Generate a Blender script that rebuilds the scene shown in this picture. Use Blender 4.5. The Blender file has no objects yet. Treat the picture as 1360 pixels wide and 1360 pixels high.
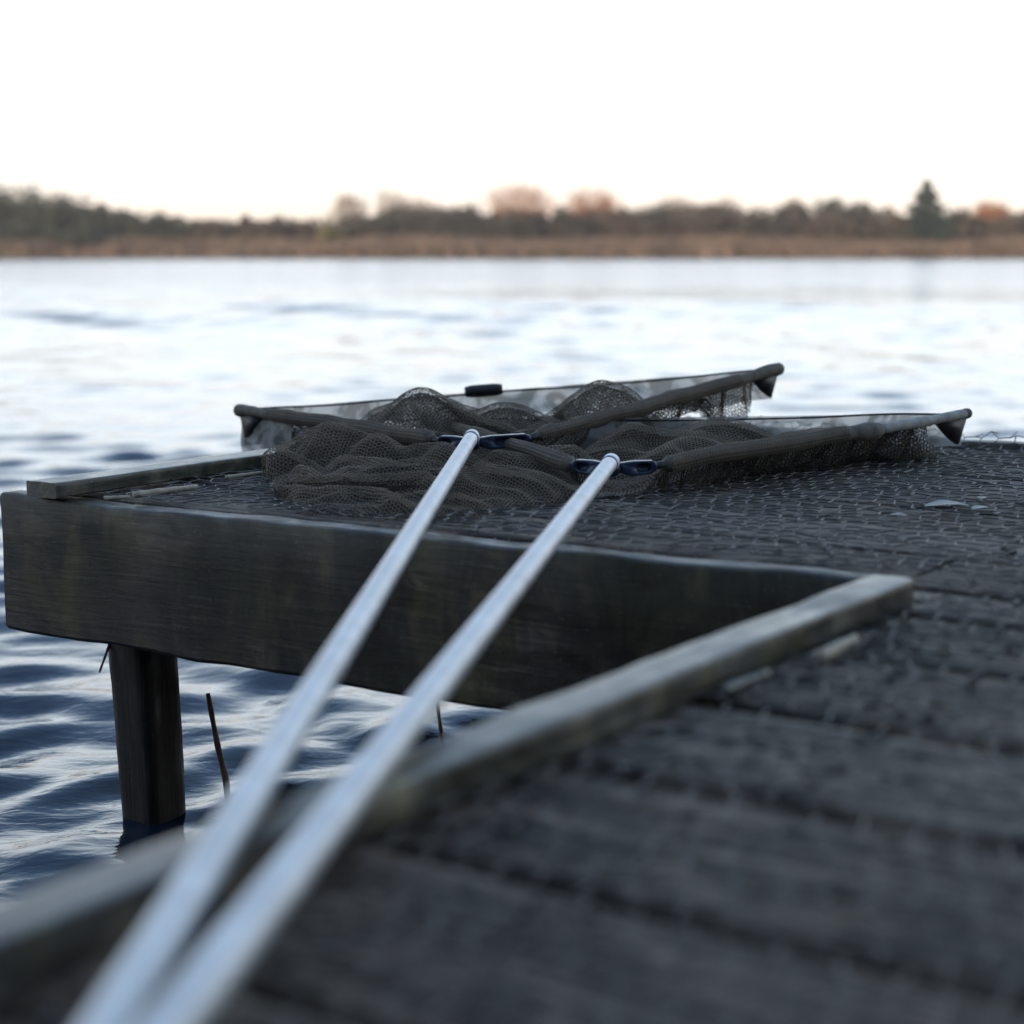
import bpy, math, random
import numpy as np
from mathutils import Matrix

random.seed(7)
RNG = np.random.default_rng(7)
SC = bpy.context.scene
COL = SC.collection

# ------------------------------------------------------------------ camera
F_PX, HOR, CEN = 2320.0, 335.0, 680.0          # photo pixels: focal length, horizon row, centre
PITCH = math.atan((CEN - HOR) / F_PX)
YAW = math.atan((2290.0 - CEN) / math.hypot(F_PX, CEN - HOR))   # kerbs run along +Y
CAM = np.array([0.0, 0.0, 0.80])               # water is z = 0, deck top z = 0.45
FH = np.array([-math.sin(YAW), math.cos(YAW), 0.0])
RT = np.array([math.cos(YAW), math.sin(YAW), 0.0])
FW = FH * math.cos(PITCH) - np.array([0, 0, 1.0]) * math.sin(PITCH)
CU = FH * math.sin(PITCH) + np.array([0, 0, 1.0]) * math.cos(PITCH)

cam_d = bpy.data.cameras.new('camera')
cam_d.sensor_width = 36.0
cam_d.lens = F_PX / 1360.0 * 36.0
cam_d.clip_start, cam_d.clip_end = 0.05, 3000.0
cam_d.dof.use_dof = True
cam_d.dof.focus_distance = 2.62
cam_d.dof.aperture_fstop = 3.3
cam_o = bpy.data.objects.new('camera', cam_d)
COL.objects.link(cam_o)
M4 = Matrix.Identity(4)
for r_ in range(3):
    M4[r_][0], M4[r_][1], M4[r_][2], M4[r_][3] = RT[r_], CU[r_], -FW[r_], CAM[r_]
cam_o.matrix_world = M4
SC.camera = cam_o

# ------------------------------------------------------------------ sky, sun, exposure
SUN_EL, SUN_ROT = math.radians(6.0), -YAW + math.radians(205.0)     # low, behind the camera and the trees added there for shade
world = bpy.data.worlds.new('World')
SC.world = world
world.use_nodes = True
wn = world.node_tree
bg = wn.nodes['Background']
sky = wn.nodes.new('ShaderNodeTexSky')
sky.sky_type = 'NISHITA'
sky.sun_disc = False
sky.sun_elevation = SUN_EL
sky.sun_rotation = SUN_ROT
sky.altitude = 50
sky.air_density = 1.0
sky.dust_density = 0.6
sky.ozone_density = 3.5
# thin pale stratus low in the sky on every side, clear blue dusk overhead
wtc = wn.nodes.new('ShaderNodeTexCoord')
wsep = wn.nodes.new('ShaderNodeSeparateXYZ')
wn.links.new(wtc.outputs['Generated'], wsep.inputs[0])
wno = wn.nodes.new('ShaderNodeTexNoise')
wno.inputs['Scale'].default_value = 2.2
wno.inputs['Detail'].default_value = 4.0
wmp = wn.nodes.new('ShaderNodeMapping')
wmp.inputs['Scale'].default_value = (1, 1, 3.5)
wn.links.new(wtc.outputs['Generated'], wmp.inputs['Vector'])
wn.links.new(wmp.outputs[0], wno.inputs['Vector'])
wad = wn.nodes.new('ShaderNodeMath')
wad.operation = 'MULTIPLY_ADD'
wn.links.new(wno.outputs['Fac'], wad.inputs[0])
wad.inputs[1].default_value = 0.22
wn.links.new(wsep.outputs['Z'], wad.inputs[2])
wmr = wn.nodes.new('ShaderNodeMapRange')
wmr.interpolation_type = 'SMOOTHSTEP'
wn.links.new(wad.outputs[0], wmr.inputs['Value'])
wmr.inputs['From Min'].default_value, wmr.inputs['From Max'].default_value = 0.24, 0.60
wmr.inputs['To Min'].default_value, wmr.inputs['To Max'].default_value = 0.94, 0.10
wrp = wn.nodes.new('ShaderNodeValToRGB')
wn.links.new(wsep.outputs['Z'], wrp.inputs['Fac'])
wrp.color_ramp.elements[0].position, wrp.color_ramp.elements[0].color = 0.018, (0.55, 0.46, 0.375, 1)
wrp.color_ramp.elements[1].position, wrp.color_ramp.elements[1].color = 0.13, (0.84, 0.93, 1.0, 1)
wsc = wn.nodes.new('ShaderNodeVectorMath')
wsc.operation = 'SCALE'
wsc.inputs['Scale'].default_value = 5.8
wn.links.new(wrp.outputs[0], wsc.inputs[0])
wmx = wn.nodes.new('ShaderNodeMix')
wmx.data_type = 'RGBA'
wn.links.new(wmr.outputs[0], wmx.inputs[0])
wn.links.new(sky.outputs['Color'], wmx.inputs[6])
wn.links.new(wsc.outputs[0], wmx.inputs[7])
wn.links.new(wmx.outputs[2], bg.inputs['Color'])
bg.inputs['Strength'].default_value = 0.15

sun_d = bpy.data.lights.new('sun', 'SUN')
sun_d.energy = 2.1
sun_d.angle = math.radians(0.6)
sun_d.color = (1.0, 0.74, 0.50)
sun_o = bpy.data.objects.new('sun', sun_d)
COL.objects.link(sun_o)
sdir = np.array([math.sin(SUN_ROT) * math.cos(SUN_EL), math.cos(SUN_ROT) * math.cos(SUN_EL), math.sin(SUN_EL)])
from mathutils import Vector
sun_o.rotation_euler = Vector(-sdir).to_track_quat('-Z', 'Y').to_euler()
sun_o.location = (0, 20, 12)

vs = SC.view_settings
vs.view_transform = 'Standard'
vs.look = 'None'
vs.gamma = 1.0
vs.use_curve_mapping = False
vs.exposure = 1.5
SC.cycles.use_denoising = True
SC.cycles.max_bounces = 6
SC.cycles.transparent_max_bounces = 12
SC.cycles.sample_clamp_indirect = 6.0


# ------------------------------------------------------------------ helpers
def onz(x, y, z):
    """photo pixel -> point on the horizontal plane z."""
    d = FW + RT * (x - CEN) / F_PX + CU * (CEN - y) / F_PX
    return CAM + d * ((z - CAM[2]) / d[2])


def link(o, parent=None):
    COL.objects.link(o)
    if parent is not None:
        o.parent = parent
        o.location = -np.array(root_loc(parent))
    return o


def root_loc(p):
    v = np.array(p.location)
    while p.parent is not None:
        p = p.parent
        v = v + np.array(p.location)
    return v


def tag(o, label=None, cat=None, group=None, kind=None):
    if label:
        o['label'] = label
    if cat:
        o['category'] = cat
    if group:
        o['group'] = group
    if kind:
        o['kind'] = kind
    return o


def empty(name, loc, label, cat, group=None):
    o = bpy.data.objects.new(name, None)
    o.empty_display_size = 0.1
    o.location = loc
    COL.objects.link(o)
    return tag(o, label, cat, group)


def mesh(name, V, quads=None, tris=None, polys=None, mat=None, smooth=True):
    """fast mesh from numpy arrays (world coordinates)."""
    me = bpy.data.meshes.new(name)
    V = np.asarray(V, dtype=np.float32).reshape(-1, 3)
    loops, starts, n = [], [], 0
    for arr, k in ((quads, 4), (tris, 3)):
        if arr is not None and len(arr):
            a = np.asarray(arr, dtype=np.int32).reshape(-1, k)
            loops.append(a.ravel())
            starts.append(n + np.arange(len(a), dtype=np.int32) * k)
            n += a.size
    for p in polys or []:
        loops.append(np.asarray(p, dtype=np.int32))
        starts.append(np.array([n], dtype=np.int32))
        n += len(p)
    L, S = np.concatenate(loops), np.concatenate(starts)
    me.vertices.add(len(V))
    me.vertices.foreach_set('co', V.ravel())
    me.loops.add(len(L))
    me.loops.foreach_set('vertex_index', L)
    me.polygons.add(len(S))
    me.polygons.foreach_set('loop_start', S)
    if smooth:
        me.polygons.foreach_set('use_smooth', np.ones(len(S), dtype=bool))
    me.update(calc_edges=True)
    me.validate()
    if mat is not None:
        me.materials.append(mat)
    return me


def obj(name, me, parent=None):
    return link(bpy.data.objects.new(name, me), parent)


def nrm(v):
    v = np.asarray(v, float)
    return v / (np.linalg.norm(v) + 1e-12)


def vnoise(p, seed=0, scale=1.0):
    """cheap smooth pseudo noise in about [-1, 1] from sums of sines."""
    p = np.asarray(p, float) * scale
    r = np.random.default_rng(seed)
    out = 0
    for k in range(6):
        d = r.normal(size=p.shape[-1])
        d /= np.linalg.norm(d)
        out = out + np.sin(p @ d * (0.7 + 0.45 * k) * 2.2 + r.uniform(0, 6.28)) / (1 + 0.5 * k)
    return out / 2.2


def sweep(path, rad, sides=12, cap=True, flat=None):
    """tube along a path; rad scalar or per-point array. returns V, quads, polys"""
    P = np.asarray(path, float)
    n = len(P)
    R = np.broadcast_to(np.asarray(rad, float), (n,)) if np.ndim(rad) < 2 else None
    T = np.gradient(P, axis=0)
    T /= np.linalg.norm(T, axis=1)[:, None] + 1e-12
    ref = np.array([0, 0, 1.0]) if abs(T[:, 2]).mean() < 0.8 else np.array([1.0, 0, 0])
    A = np.cross(T, ref)
    A /= np.linalg.norm(A, axis=1)[:, None] + 1e-12
    B = np.cross(A, T)
    th = np.linspace(0, 2 * math.pi, sides, endpoint=False)
    c, s = np.cos(th), np.sin(th)
    fy = 1.0 if flat is None else flat
    V = P[:, None] + R[:, None, None] * (A[:, None] * c[None, :, None] + fy * B[:, None] * s[None, :, None])
    i = np.arange(n - 1)[:, None] * sides
    j = np.arange(sides)[None]
    k = (j + 1) % sides
    Q = np.stack([i + j, i + k, i + sides + k, i + sides + j], -1).reshape(-1, 4)[:, ::-1]
    polys = [list(range(sides)), list(range((n - 1) * sides, n * sides))[::-1]] if cap else []
    return V.reshape(-1, 3), Q, polys


def tube(name, path, rad, mat, parent=None, sides=12, flat=None):
    V, Q, P = sweep(path, rad, sides, True, flat)
    return obj(name, mesh(name, V, Q, None, P, mat), parent)


def board_mesh(name, p0, p1, w0, w1, h, mat, seed=0, bev=0.004, seg=0.035, rough=0.0014, up=(0, 0, 1), sag=0.0):
    """plank from p0 to p1 (centre line of its TOP face); worn rounded edges, slightly wavy faces."""
    p0, p1 = np.asarray(p0, float), np.asarray(p1, float)
    L = np.linalg.norm(p1 - p0)
    t = (p1 - p0) / L
    upv = np.asarray(up, float)
    side = nrm(np.cross(t, upv))
    n = max(4, int(L / seg))
    S = np.linspace(0, 1, n + 1)
    prof = []
    nx = 5
    for k in range(nx + 1):
        prof.append((-1 + 2 * k / nx, 0))
    base = [(-1, 0)]
    b = bev
    # profile as (side in [-w/2, w/2], up in [-h, 0]) with bevelled corners
    def ring(w):
        hw = w / 2
        pts = []
        for k in range(nx + 1):
            pts.append((-hw + b + (2 * hw - 2 * b) * k / nx, 0))
        pts += [(hw - b * 0.3, -b * 0.3), (hw, -b), (hw, -h * 0.35), (hw, -h * 0.65), (hw, -h + b), (hw - b, -h)]
        pts += [(0, -h), (-hw + b, -h), (-hw, -h + b), (-hw, -h * 0.65), (-hw, -h * 0.35), (-hw, -b), (-hw + b * 0.3, -b * 0.3)]
        return np.array(pts)
    m = len(ring(w0))
    V = np.zeros((n + 1, m, 3))
    for i, s in enumerate(S):
        rg = ring(w0 + (w1 - w0) * s)
        V[i] = p0 + t * (L * s) + rg[:, :1] * side + rg[:, 1:] * upv
    ctr = V.mean(axis=1, keepdims=True)
    N = V - ctr
    N /= np.linalg.norm(N, axis=2, keepdims=True)
    q = V.reshape(-1, 3)
    sc = np.array([1, 1, 1.0])
    d = vnoise(q, seed + 11, 9.0) * rough + vnoise(q, seed + 5, 31.0) * rough * 0.55
    d2 = vnoise(q, seed + 17, 2.3) * rough * 1.6 - sag * np.repeat(np.sin(np.pi * S), m)
    V = q + N.reshape(-1, 3) * d[:, None] + upv * d2[:, None]
    i = np.arange(n)[:, None] * m
    j = np.arange(m)[None]
    k = (j + 1) % m
    Q = np.stack([i + j, i + k, i + m + k, i + m + j], -1).reshape(-1, 4)
    polys = [list(range(m))[::-1], list(range(n * m, n * m + m))]
    Q = Q[:, ::-1]
    polys = [p[::-1] for p in polys]
    me = mesh(name, V, Q, None, polys, mat)
    me.set_sharp_from_angle(angle=math.radians(32))
    return me


def strands(P0, P1, rad, sides=3):
    """open prisms for every segment P0->P1, vectorised."""
    P0, P1 = np.asarray(P0, float), np.asarray(P1, float)
    n = len(P0)
    T = P1 - P0
    T /= np.linalg.norm(T, axis=1)[:, None] + 1e-9
    ref = np.tile([0.0, 0, 1], (n, 1))
    ref[np.abs(T[:, 2]) > 0.9] = [1, 0, 0]
    A = np.cross(T, ref)
    A /= np.linalg.norm(A, axis=1)[:, None] + 1e-9
    B = np.cross(A, T)
    R = np.broadcast_to(np.asarray(rad, float), (n,))
    th = np.arange(sides) * 2 * math.pi / sides + math.pi / 2
    off = (A[:, None] * np.cos(th)[None, :, None] + B[:, None] * np.sin(th)[None, :, None]) * R[:, None, None]
    e = T * (R * 0.5)[:, None]
    V = np.concatenate([(P0 - e)[:, None] + off, (P1 + e)[:, None] + off], 1)
    base = (np.arange(n) * 2 * sides)[:, None, None]
    q = np.array([[k, (k + 1) % sides, sides + (k + 1) % sides, sides + k] for k in range(sides)])[None]
    return V.reshape(-1, 3), (base + q).reshape(-1, 4)


def hex_edges(x0, x1, y0, y1, pitch, stretch=1.0):
    """edges of a honeycomb over a rectangle: (n,2,2) plus a flag for the 'twisted' ones along y."""
    a = pitch / math.sqrt(3)                       # side
    h = a * stretch
    dy = (h + a * 0.5)
    nj, ni = int((y1 - y0) / dy) + 2, int((x1 - x0) / pitch) + 2
    J, I = np.meshgrid(np.arange(nj), np.arange(ni), indexing='ij')
    cx = x0 + I * pitch + (J % 2) * pitch / 2
    cy = y0 + J * dy
    b = np.stack([cx, cy], -1)
    t = b + [0, h]
    ul = t + [-pitch / 2, a * 0.5]
    ur = t + [pitch / 2, a * 0.5]
    E = np.concatenate([np.stack([b, t], 2).reshape(-1, 2, 2), np.stack([t, ul], 2).reshape(-1, 2, 2), np.stack([t, ur], 2).reshape(-1, 2, 2)])
    tw = np.zeros(len(E), bool)
    tw[:b.shape[0] * b.shape[1]] = True
    return E, tw


# ------------------------------------------------------------------ materials
def new_mat(name):
    m = bpy.data.materials.new(name)
    m.use_nodes = True
    nt = m.node_tree
    return m, nt, nt.nodes['Principled BSDF'], nt.links


def node(nt, kind, **kw):
    n = nt.nodes.new(kind)
    for k, v in kw.items():
        if k in n.inputs:
            n.inputs[k].default_value = v
        else:
            setattr(n, k, v)
    return n


def ramp(nt, fac, stops):
    r = nt.nodes.new('ShaderNodeValToRGB')
    while len(r.color_ramp.elements) < len(stops):
        r.color_ramp.elements.new(0.5)
    for e, (p, c) in zip(r.color_ramp.elements, stops):
        e.position = p
        e.color = (*c, 1) if len(c) == 3 else c
    nt.links.new(fac, r.inputs['Fac'])
    return r


def mixc(nt, fac, a, b, mode='MIX'):
    m = nt.nodes.new('ShaderNodeMix')
    m.data_type = 'RGBA'
    m.blend_type = mode
    for s, v in ((m.inputs['Factor'], fac), (m.inputs['A'], a), (m.inputs['B'], b)):
        pass
    for sock, v in ((m.inputs[0], fac), (m.inputs[6], a), (m.inputs[7], b)):
        if isinstance(v, (int, float)):
            sock.default_value = v
        elif isinstance(v, tuple):
            sock.default_value = (*v, 1)
        else:
            nt.links.new(v, sock)
    return m.outputs[2]


def wood(name, axis, dark, mid, light, rough=(0.45, 0.8), algae=None, knots=(), bump=0.5, light_amt=0.55, spec=0.5):
    """weathered timber: stretched grain, stains, algae patches, optional knots (world points)."""
    m, nt, bs, lk = new_mat(name)
    tc = node(nt, 'ShaderNodeTexCoord')
    oi = node(nt, 'ShaderNodeObjectInfo')
    sh = node(nt, 'ShaderNodeVectorMath', operation='SCALE')
    cmb = node(nt, 'ShaderNodeCombineXYZ')
    for k in range(3):
        lk.new(oi.outputs['Random'], cmb.inputs[k])
    lk.new(cmb.outputs[0], sh.inputs[0])
    sh.inputs['Scale'].default_value = 13.0
    add = node(nt, 'ShaderNodeVectorMath', operation='ADD')
    lk.new(tc.outputs['Object'], add.inputs[0])
    lk.new(sh.outputs[0], add.inputs[1])
    mp = node(nt, 'ShaderNodeMapping')
    sc = [70, 70, 70]
    sc[axis] = 3.2
    mp.inputs['Scale'].default_value = sc
    lk.new(add.outputs[0], mp.inputs['Vector'])
    grain = node(nt, 'ShaderNodeTexNoise', Scale=1.0, Detail=6.0, Roughness=0.65, Distortion=0.6)
    lk.new(mp.outputs[0], grain.inputs['Vector'])
    mp2 = node(nt, 'ShaderNodeMapping')
    sc2 = [24, 24, 24]
    sc2[axis] = 11.0
    mp2.inputs['Scale'].default_value = sc2
    lk.new(add.outputs[0], mp2.inputs['Vector'])
    stain = node(nt, 'ShaderNodeTexNoise', Scale=1.0, Detail=4.0, Roughness=0.6, Distortion=0.8)
    lk.new(mp2.outputs[0], stain.inputs['Vector'])
    c1 = ramp(nt, grain.outputs['Fac'], [(0.32, dark), (0.5, mid), (0.72, light)])
    c2 = ramp(nt, stain.outputs['Fac'], [(0.40, dark), (0.50, mid), (0.61, light)])
    col = mixc(nt, light_amt, c1.outputs[0], c2.outputs[0])
    mp3 = node(nt, 'ShaderNodeMapping')
    sc3 = [170, 170, 170]
    sc3[axis] = 5.0
    mp3.inputs['Scale'].default_value = sc3
    lk.new(add.outputs[0], mp3.inputs['Vector'])
    fib = node(nt, 'ShaderNodeTexNoise', Scale=1.0, Detail=3.0, Roughness=0.5)
    lk.new(mp3.outputs[0], fib.inputs['Vector'])
    fl_ = ramp(nt, fib.outputs['Fac'], [(0.60, (0, 0, 0)), (0.70, (0.6, 0.6, 0.6))])
    col = mixc(nt, fl_.outputs[0], col, tuple(min(1, c * 1.3) for c in light))
    fd_ = ramp(nt, fib.outputs['Fac'], [(0.33, (0.8, 0.8, 0.8)), (0.40, (0, 0, 0))])
    col = mixc(nt, fd_.outputs[0], col, tuple(c * 0.5 for c in dark))
    if algae:
        an = node(nt, 'ShaderNodeTexNoise', Scale=5.0, Detail=5.0, Roughness=0.7)
        lk.new(add.outputs[0], an.inputs['Vector'])
        ar = ramp(nt, an.outputs['Fac'], [(0.40, (0, 0, 0)), (0.60, (1, 1, 1))])
        col = mixc(nt, ar.outputs[0], col, algae)
        bl = node(nt, 'ShaderNodeTexNoise', Scale=1.0, Detail=5.0, Roughness=0.62, Distortion=0.7)
        mb = node(nt, 'ShaderNodeMapping')
        mb.inputs['Scale'].default_value = (13, 13, 5)
        lk.new(add.outputs[0], mb.inputs['Vector'])
        lk.new(mb.outputs[0], bl.inputs['Vector'])
        br = ramp(nt, bl.outputs['Fac'], [(0.32, (0.25, 0.25, 0.25)), (0.5, (1, 1, 1)), (0.66, (2.6, 2.4, 1.9))])
        col = mixc(nt, 1.0, col, br.outputs[0], 'MULTIPLY')
    for (kp, kr) in knots:
        dist = node(nt, 'ShaderNodeVectorMath', operation='DISTANCE')
        wob = node(nt, 'ShaderNodeTexNoise', Scale=25.0, Detail=2.0)
        lk.new(tc.outputs['Object'], wob.inputs['Vector'])
        wa = node(nt, 'ShaderNodeVectorMath', operation='MULTIPLY_ADD')
        lk.new(wob.outputs['Color'], wa.inputs[0])
        wa.inputs[1].default_value = (0.02, 0.02, 0.02)
        lk.new(tc.outputs['Object'], wa.inputs[2])
        lk.new(wa.outputs[0], dist.inputs[0])
        dist.inputs[1].default_value = tuple(np.array(kp) + 0.01)
        mr = node(nt, 'ShaderNodeMapRange')
        lk.new(dist.outputs['Value'], mr.inputs['Value'])
        mr.inputs['From Min'].default_value = kr * 0.55
        mr.inputs['From Max'].default_value = kr * 1.3
        mr.inputs['To Min'].default_value = 0.85
        mr.inputs['To Max'].default_value = 0.0
        col = mixc(nt, mr.outputs[0], col, (0.006, 0.005, 0.004))
    # small specks of lichen and grit
    sp = node(nt, 'ShaderNodeTexNoise', Scale=190.0, Detail=2.0)
    lk.new(add.outputs[0], sp.inputs['Vector'])
    sr = ramp(nt, sp.outputs['Fac'], [(0.66, (0, 0, 0)), (0.74, (0.55, 0.55, 0.55))])
    col = mixc(nt, sr.outputs[0], col, tuple(min(1, c * 1.7 + 0.01) for c in light))
    lk.new(col, bs.inputs['Base Color'])
    bs.inputs['Specular IOR Level'].default_value = spec
    rr = node(nt, 'ShaderNodeMapRange')
    lk.new(stain.outputs['Fac'], rr.inputs['Value'])
    rr.inputs['From Min'].default_value, rr.inputs['From Max'].default_value = 0.3, 0.7
    rr.inputs['To Min'].default_value, rr.inputs['To Max'].default_value = rough
    lk.new(rr.outputs[0], bs.inputs['Roughness'])
    bp = node(nt, 'ShaderNodeBump', Strength=bump, Distance=0.004)
    lk.new(grain.outputs['Fac'], bp.inputs['Height'])
    lk.new(bp.outputs[0], bs.inputs['Normal'])
    return m


def plain(name, col, rough=0.6, metallic=0.0, var=0.25, scale=40.0, bump=0.0, spec=0.5, sheen=0.0):
    m, nt, bs, lk = new_mat(name)
    tc = node(nt, 'ShaderNodeTexCoord')
    nz = node(nt, 'ShaderNodeTexNoise', Scale=scale, Detail=4.0, Roughness=0.6)
    lk.new(tc.outputs['Object'], nz.inputs['Vector'])
    lo, hi = tuple(c * (1 - var) for c in col), tuple(min(1, c * (1 + var)) for c in col)
    r = ramp(nt, nz.outputs['Fac'], [(0.3, lo), (0.7, hi)])
    lk.new(r.outputs[0], bs.inputs['Base Color'])
    rr = node(nt, 'ShaderNodeMapRange')
    lk.new(nz.outputs['Fac'], rr.inputs['Value'])
    rr.inputs['To Min'].default_value, rr.inputs['To Max'].default_value = max(0.02, rough - 0.08), min(1, rough + 0.08)
    lk.new(rr.outputs[0], bs.inputs['Roughness'])
    bs.inputs['Metallic'].default_value = metallic
    bs.inputs['Specular IOR Level'].default_value = spec
    if sheen:
        bs.inputs['Sheen Weight'].default_value = sheen
    if bump:
        bp = node(nt, 'ShaderNodeBump', Strength=bump, Distance=0.003)
        lk.new(nz.outputs['Fac'], bp.inputs['Height'])
        lk.new(bp.outputs[0], bs.inputs['Normal'])
    return m


def foliage(name, lo, hi, scale=1.5, trans=0.15):
    m, nt, bs, lk = new_mat(name)
    tc = node(nt, 'ShaderNodeTexCoord')
    nz = node(nt, 'ShaderNodeTexNoise', Scale=scale, Detail=3.0)
    lk.new(tc.outputs['Object'], nz.inputs['Vector'])
    r = ramp(nt, nz.outputs['Fac'], [(0.3, lo), (0.7, hi)])
    lk.new(r.outputs[0], bs.inputs['Base Color'])
    bs.inputs['Roughness'].default_value = 0.7
    tr = node(nt, 'ShaderNodeBsdfTranslucent')
    lk.new(r.outputs[0], tr.inputs['Color'])
    mx = node(nt, 'ShaderNodeMixShader')
    mx.inputs[0].default_value = trans
    lk.new(bs.outputs[0], mx.inputs[1])
    lk.new(tr.outputs[0], mx.inputs[2])
    lk.new(mx.outputs[0], nt.nodes['Material Output'].inputs['Surface'])
    return m


def fabric(name, lo, hi, see=0.35, scale=18.0):
    """fine woven panel: blotched cloth, partly see-through."""
    m, nt, bs, lk = new_mat(name)
    tc = node(nt, 'ShaderNodeTexCoord')
    nz = node(nt, 'ShaderNodeTexNoise', Scale=scale, Detail=3.0, Distortion=1.2)
    lk.new(tc.outputs['Object'], nz.inputs['Vector'])
    r = ramp(nt, nz.outputs['Fac'], [(0.42, lo), (0.56, hi)])
    lk.new(r.outputs[0], bs.inputs['Base Color'])
    bs.inputs['Roughness'].default_value = 0.75
    tr = node(nt, 'ShaderNodeBsdfTranslucent')
    lk.new(r.outputs[0], tr.inputs['Color'])
    tp = node(nt, 'ShaderNodeBsdfTransparent')
    m1 = node(nt, 'ShaderNodeMixShader')
    m1.inputs[0].default_value = 0.4
    lk.new(bs.outputs[0], m1.inputs[1])
    lk.new(tr.outputs[0], m1.inputs[2])
    m2 = node(nt, 'ShaderNodeMixShader')
    sr = ramp(nt, nz.outputs['Fac'], [(0.4, (see * 0.4,) * 3), (0.6, (see,) * 3)])
    lk.new(sr.outputs[0], m2.inputs[0])
    lk.new(m1.outputs[0], m2.inputs[1])
    lk.new(tp.outputs[0], m2.inputs[2])
    lk.new(m2.outputs[0], nt.nodes['Material Output'].inputs['Surface'])
    return m


_fl = onz(0.0, 655, 0.452)
FL = (float(_fl[0]), float(_fl[1]))      # fascia front line, left end
FR = (-0.700, 1.736)      # right end


def fascia_y(x):
    return FL[1] + (FR[1] - FL[1]) * (x - FL[0]) / (FR[0] - FL[0])


kn = onz(60, 715, 0.41)
MAT = {
    'deck': wood('deck_timber', 0, (0.020, 0.015, 0.010), (0.068, 0.050, 0.036), (0.33, 0.255, 0.19), rough=(0.50, 0.85), bump=1.0, spec=0.2),
    'deck2': wood('deck_timber_grey', 0, (0.026, 0.019, 0.013), (0.086, 0.065, 0.048), (0.38, 0.30, 0.228), rough=(0.45, 0.80), bump=1.0, spec=0.25),
    'fascia': wood('fascia_timber', 0, (0.010, 0.008, 0.006), (0.027, 0.022, 0.015), (0.075, 0.063, 0.044), rough=(0.30, 0.62), algae=(0.036, 0.033, 0.016),
                   knots=(((kn[0], fascia_y(kn[0]), 0.405), 0.022), ((-1.02, fascia_y(-1.02), 0.33), 0.015)), bump=0.25, light_amt=0.78),
    'kerb': wood('kerb_timber', 1, (0.024, 0.022, 0.016), (0.068, 0.064, 0.050), (0.16, 0.155, 0.135), rough=(0.26, 0.46), algae=(0.046, 0.046, 0.026), bump=0.3),
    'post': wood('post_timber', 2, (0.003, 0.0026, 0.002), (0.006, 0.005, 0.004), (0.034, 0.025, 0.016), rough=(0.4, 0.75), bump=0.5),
    'wire': plain('rusted_galvanised_wire', (0.14, 0.125, 0.11), 0.48, 0.5, 0.6, 30.0),
    'alu': plain('anodised_aluminium', (0.56, 0.57, 0.575), 0.48, 0.6, 0.20, 22.0),
    'cap': plain('pale_plastic', (0.62, 0.66, 0.70), 0.4, 0.0, 0.08, 30.0),
    'collar': plain('blue_grey_collar', (0.07, 0.09, 0.13), 0.35, 0.2, 0.1),
    'navy': plain('navy_plastic', (0.022, 0.034, 0.068), 0.32, 0.0, 0.2, 80.0),
    'black': plain('black_plastic', (0.012, 0.013, 0.015), 0.5, 0.0, 0.2),
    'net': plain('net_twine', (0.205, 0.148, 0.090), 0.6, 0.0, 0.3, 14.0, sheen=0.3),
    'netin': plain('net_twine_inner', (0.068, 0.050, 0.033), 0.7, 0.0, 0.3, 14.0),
    'sleeve': plain('sleeve_cloth', (0.125, 0.108, 0.084), 0.8, 0.0, 0.45, 45.0, bump=0.8),
    'panel': fabric('pale_mesh_cloth', (0.19, 0.195, 0.175), (0.48, 0.49, 0.47), 0.32),
    'moss': plain('dark_moss', (0.020, 0.018, 0.012), 0.95, 0.0, 0.5, 90.0, spec=0.15),
    'tipcloth': plain('pale_grey_cloth', (0.34, 0.335, 0.30), 0.8, 0.0, 0.4, 40.0, bump=0.5),
    'straw': plain('dry_straw', (0.46, 0.39, 0.28), 0.7, 0.0, 0.3, 60.0),
    'stem': plain('dead_reed_stem', (0.26, 0.165, 0.095), 0.6, 0.0, 0.4, 50.0),
    'leaf': plain('dry_leaf', (0.26, 0.25, 0.22), 0.5, 0.0, 0.3, 60.0),
}

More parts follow.
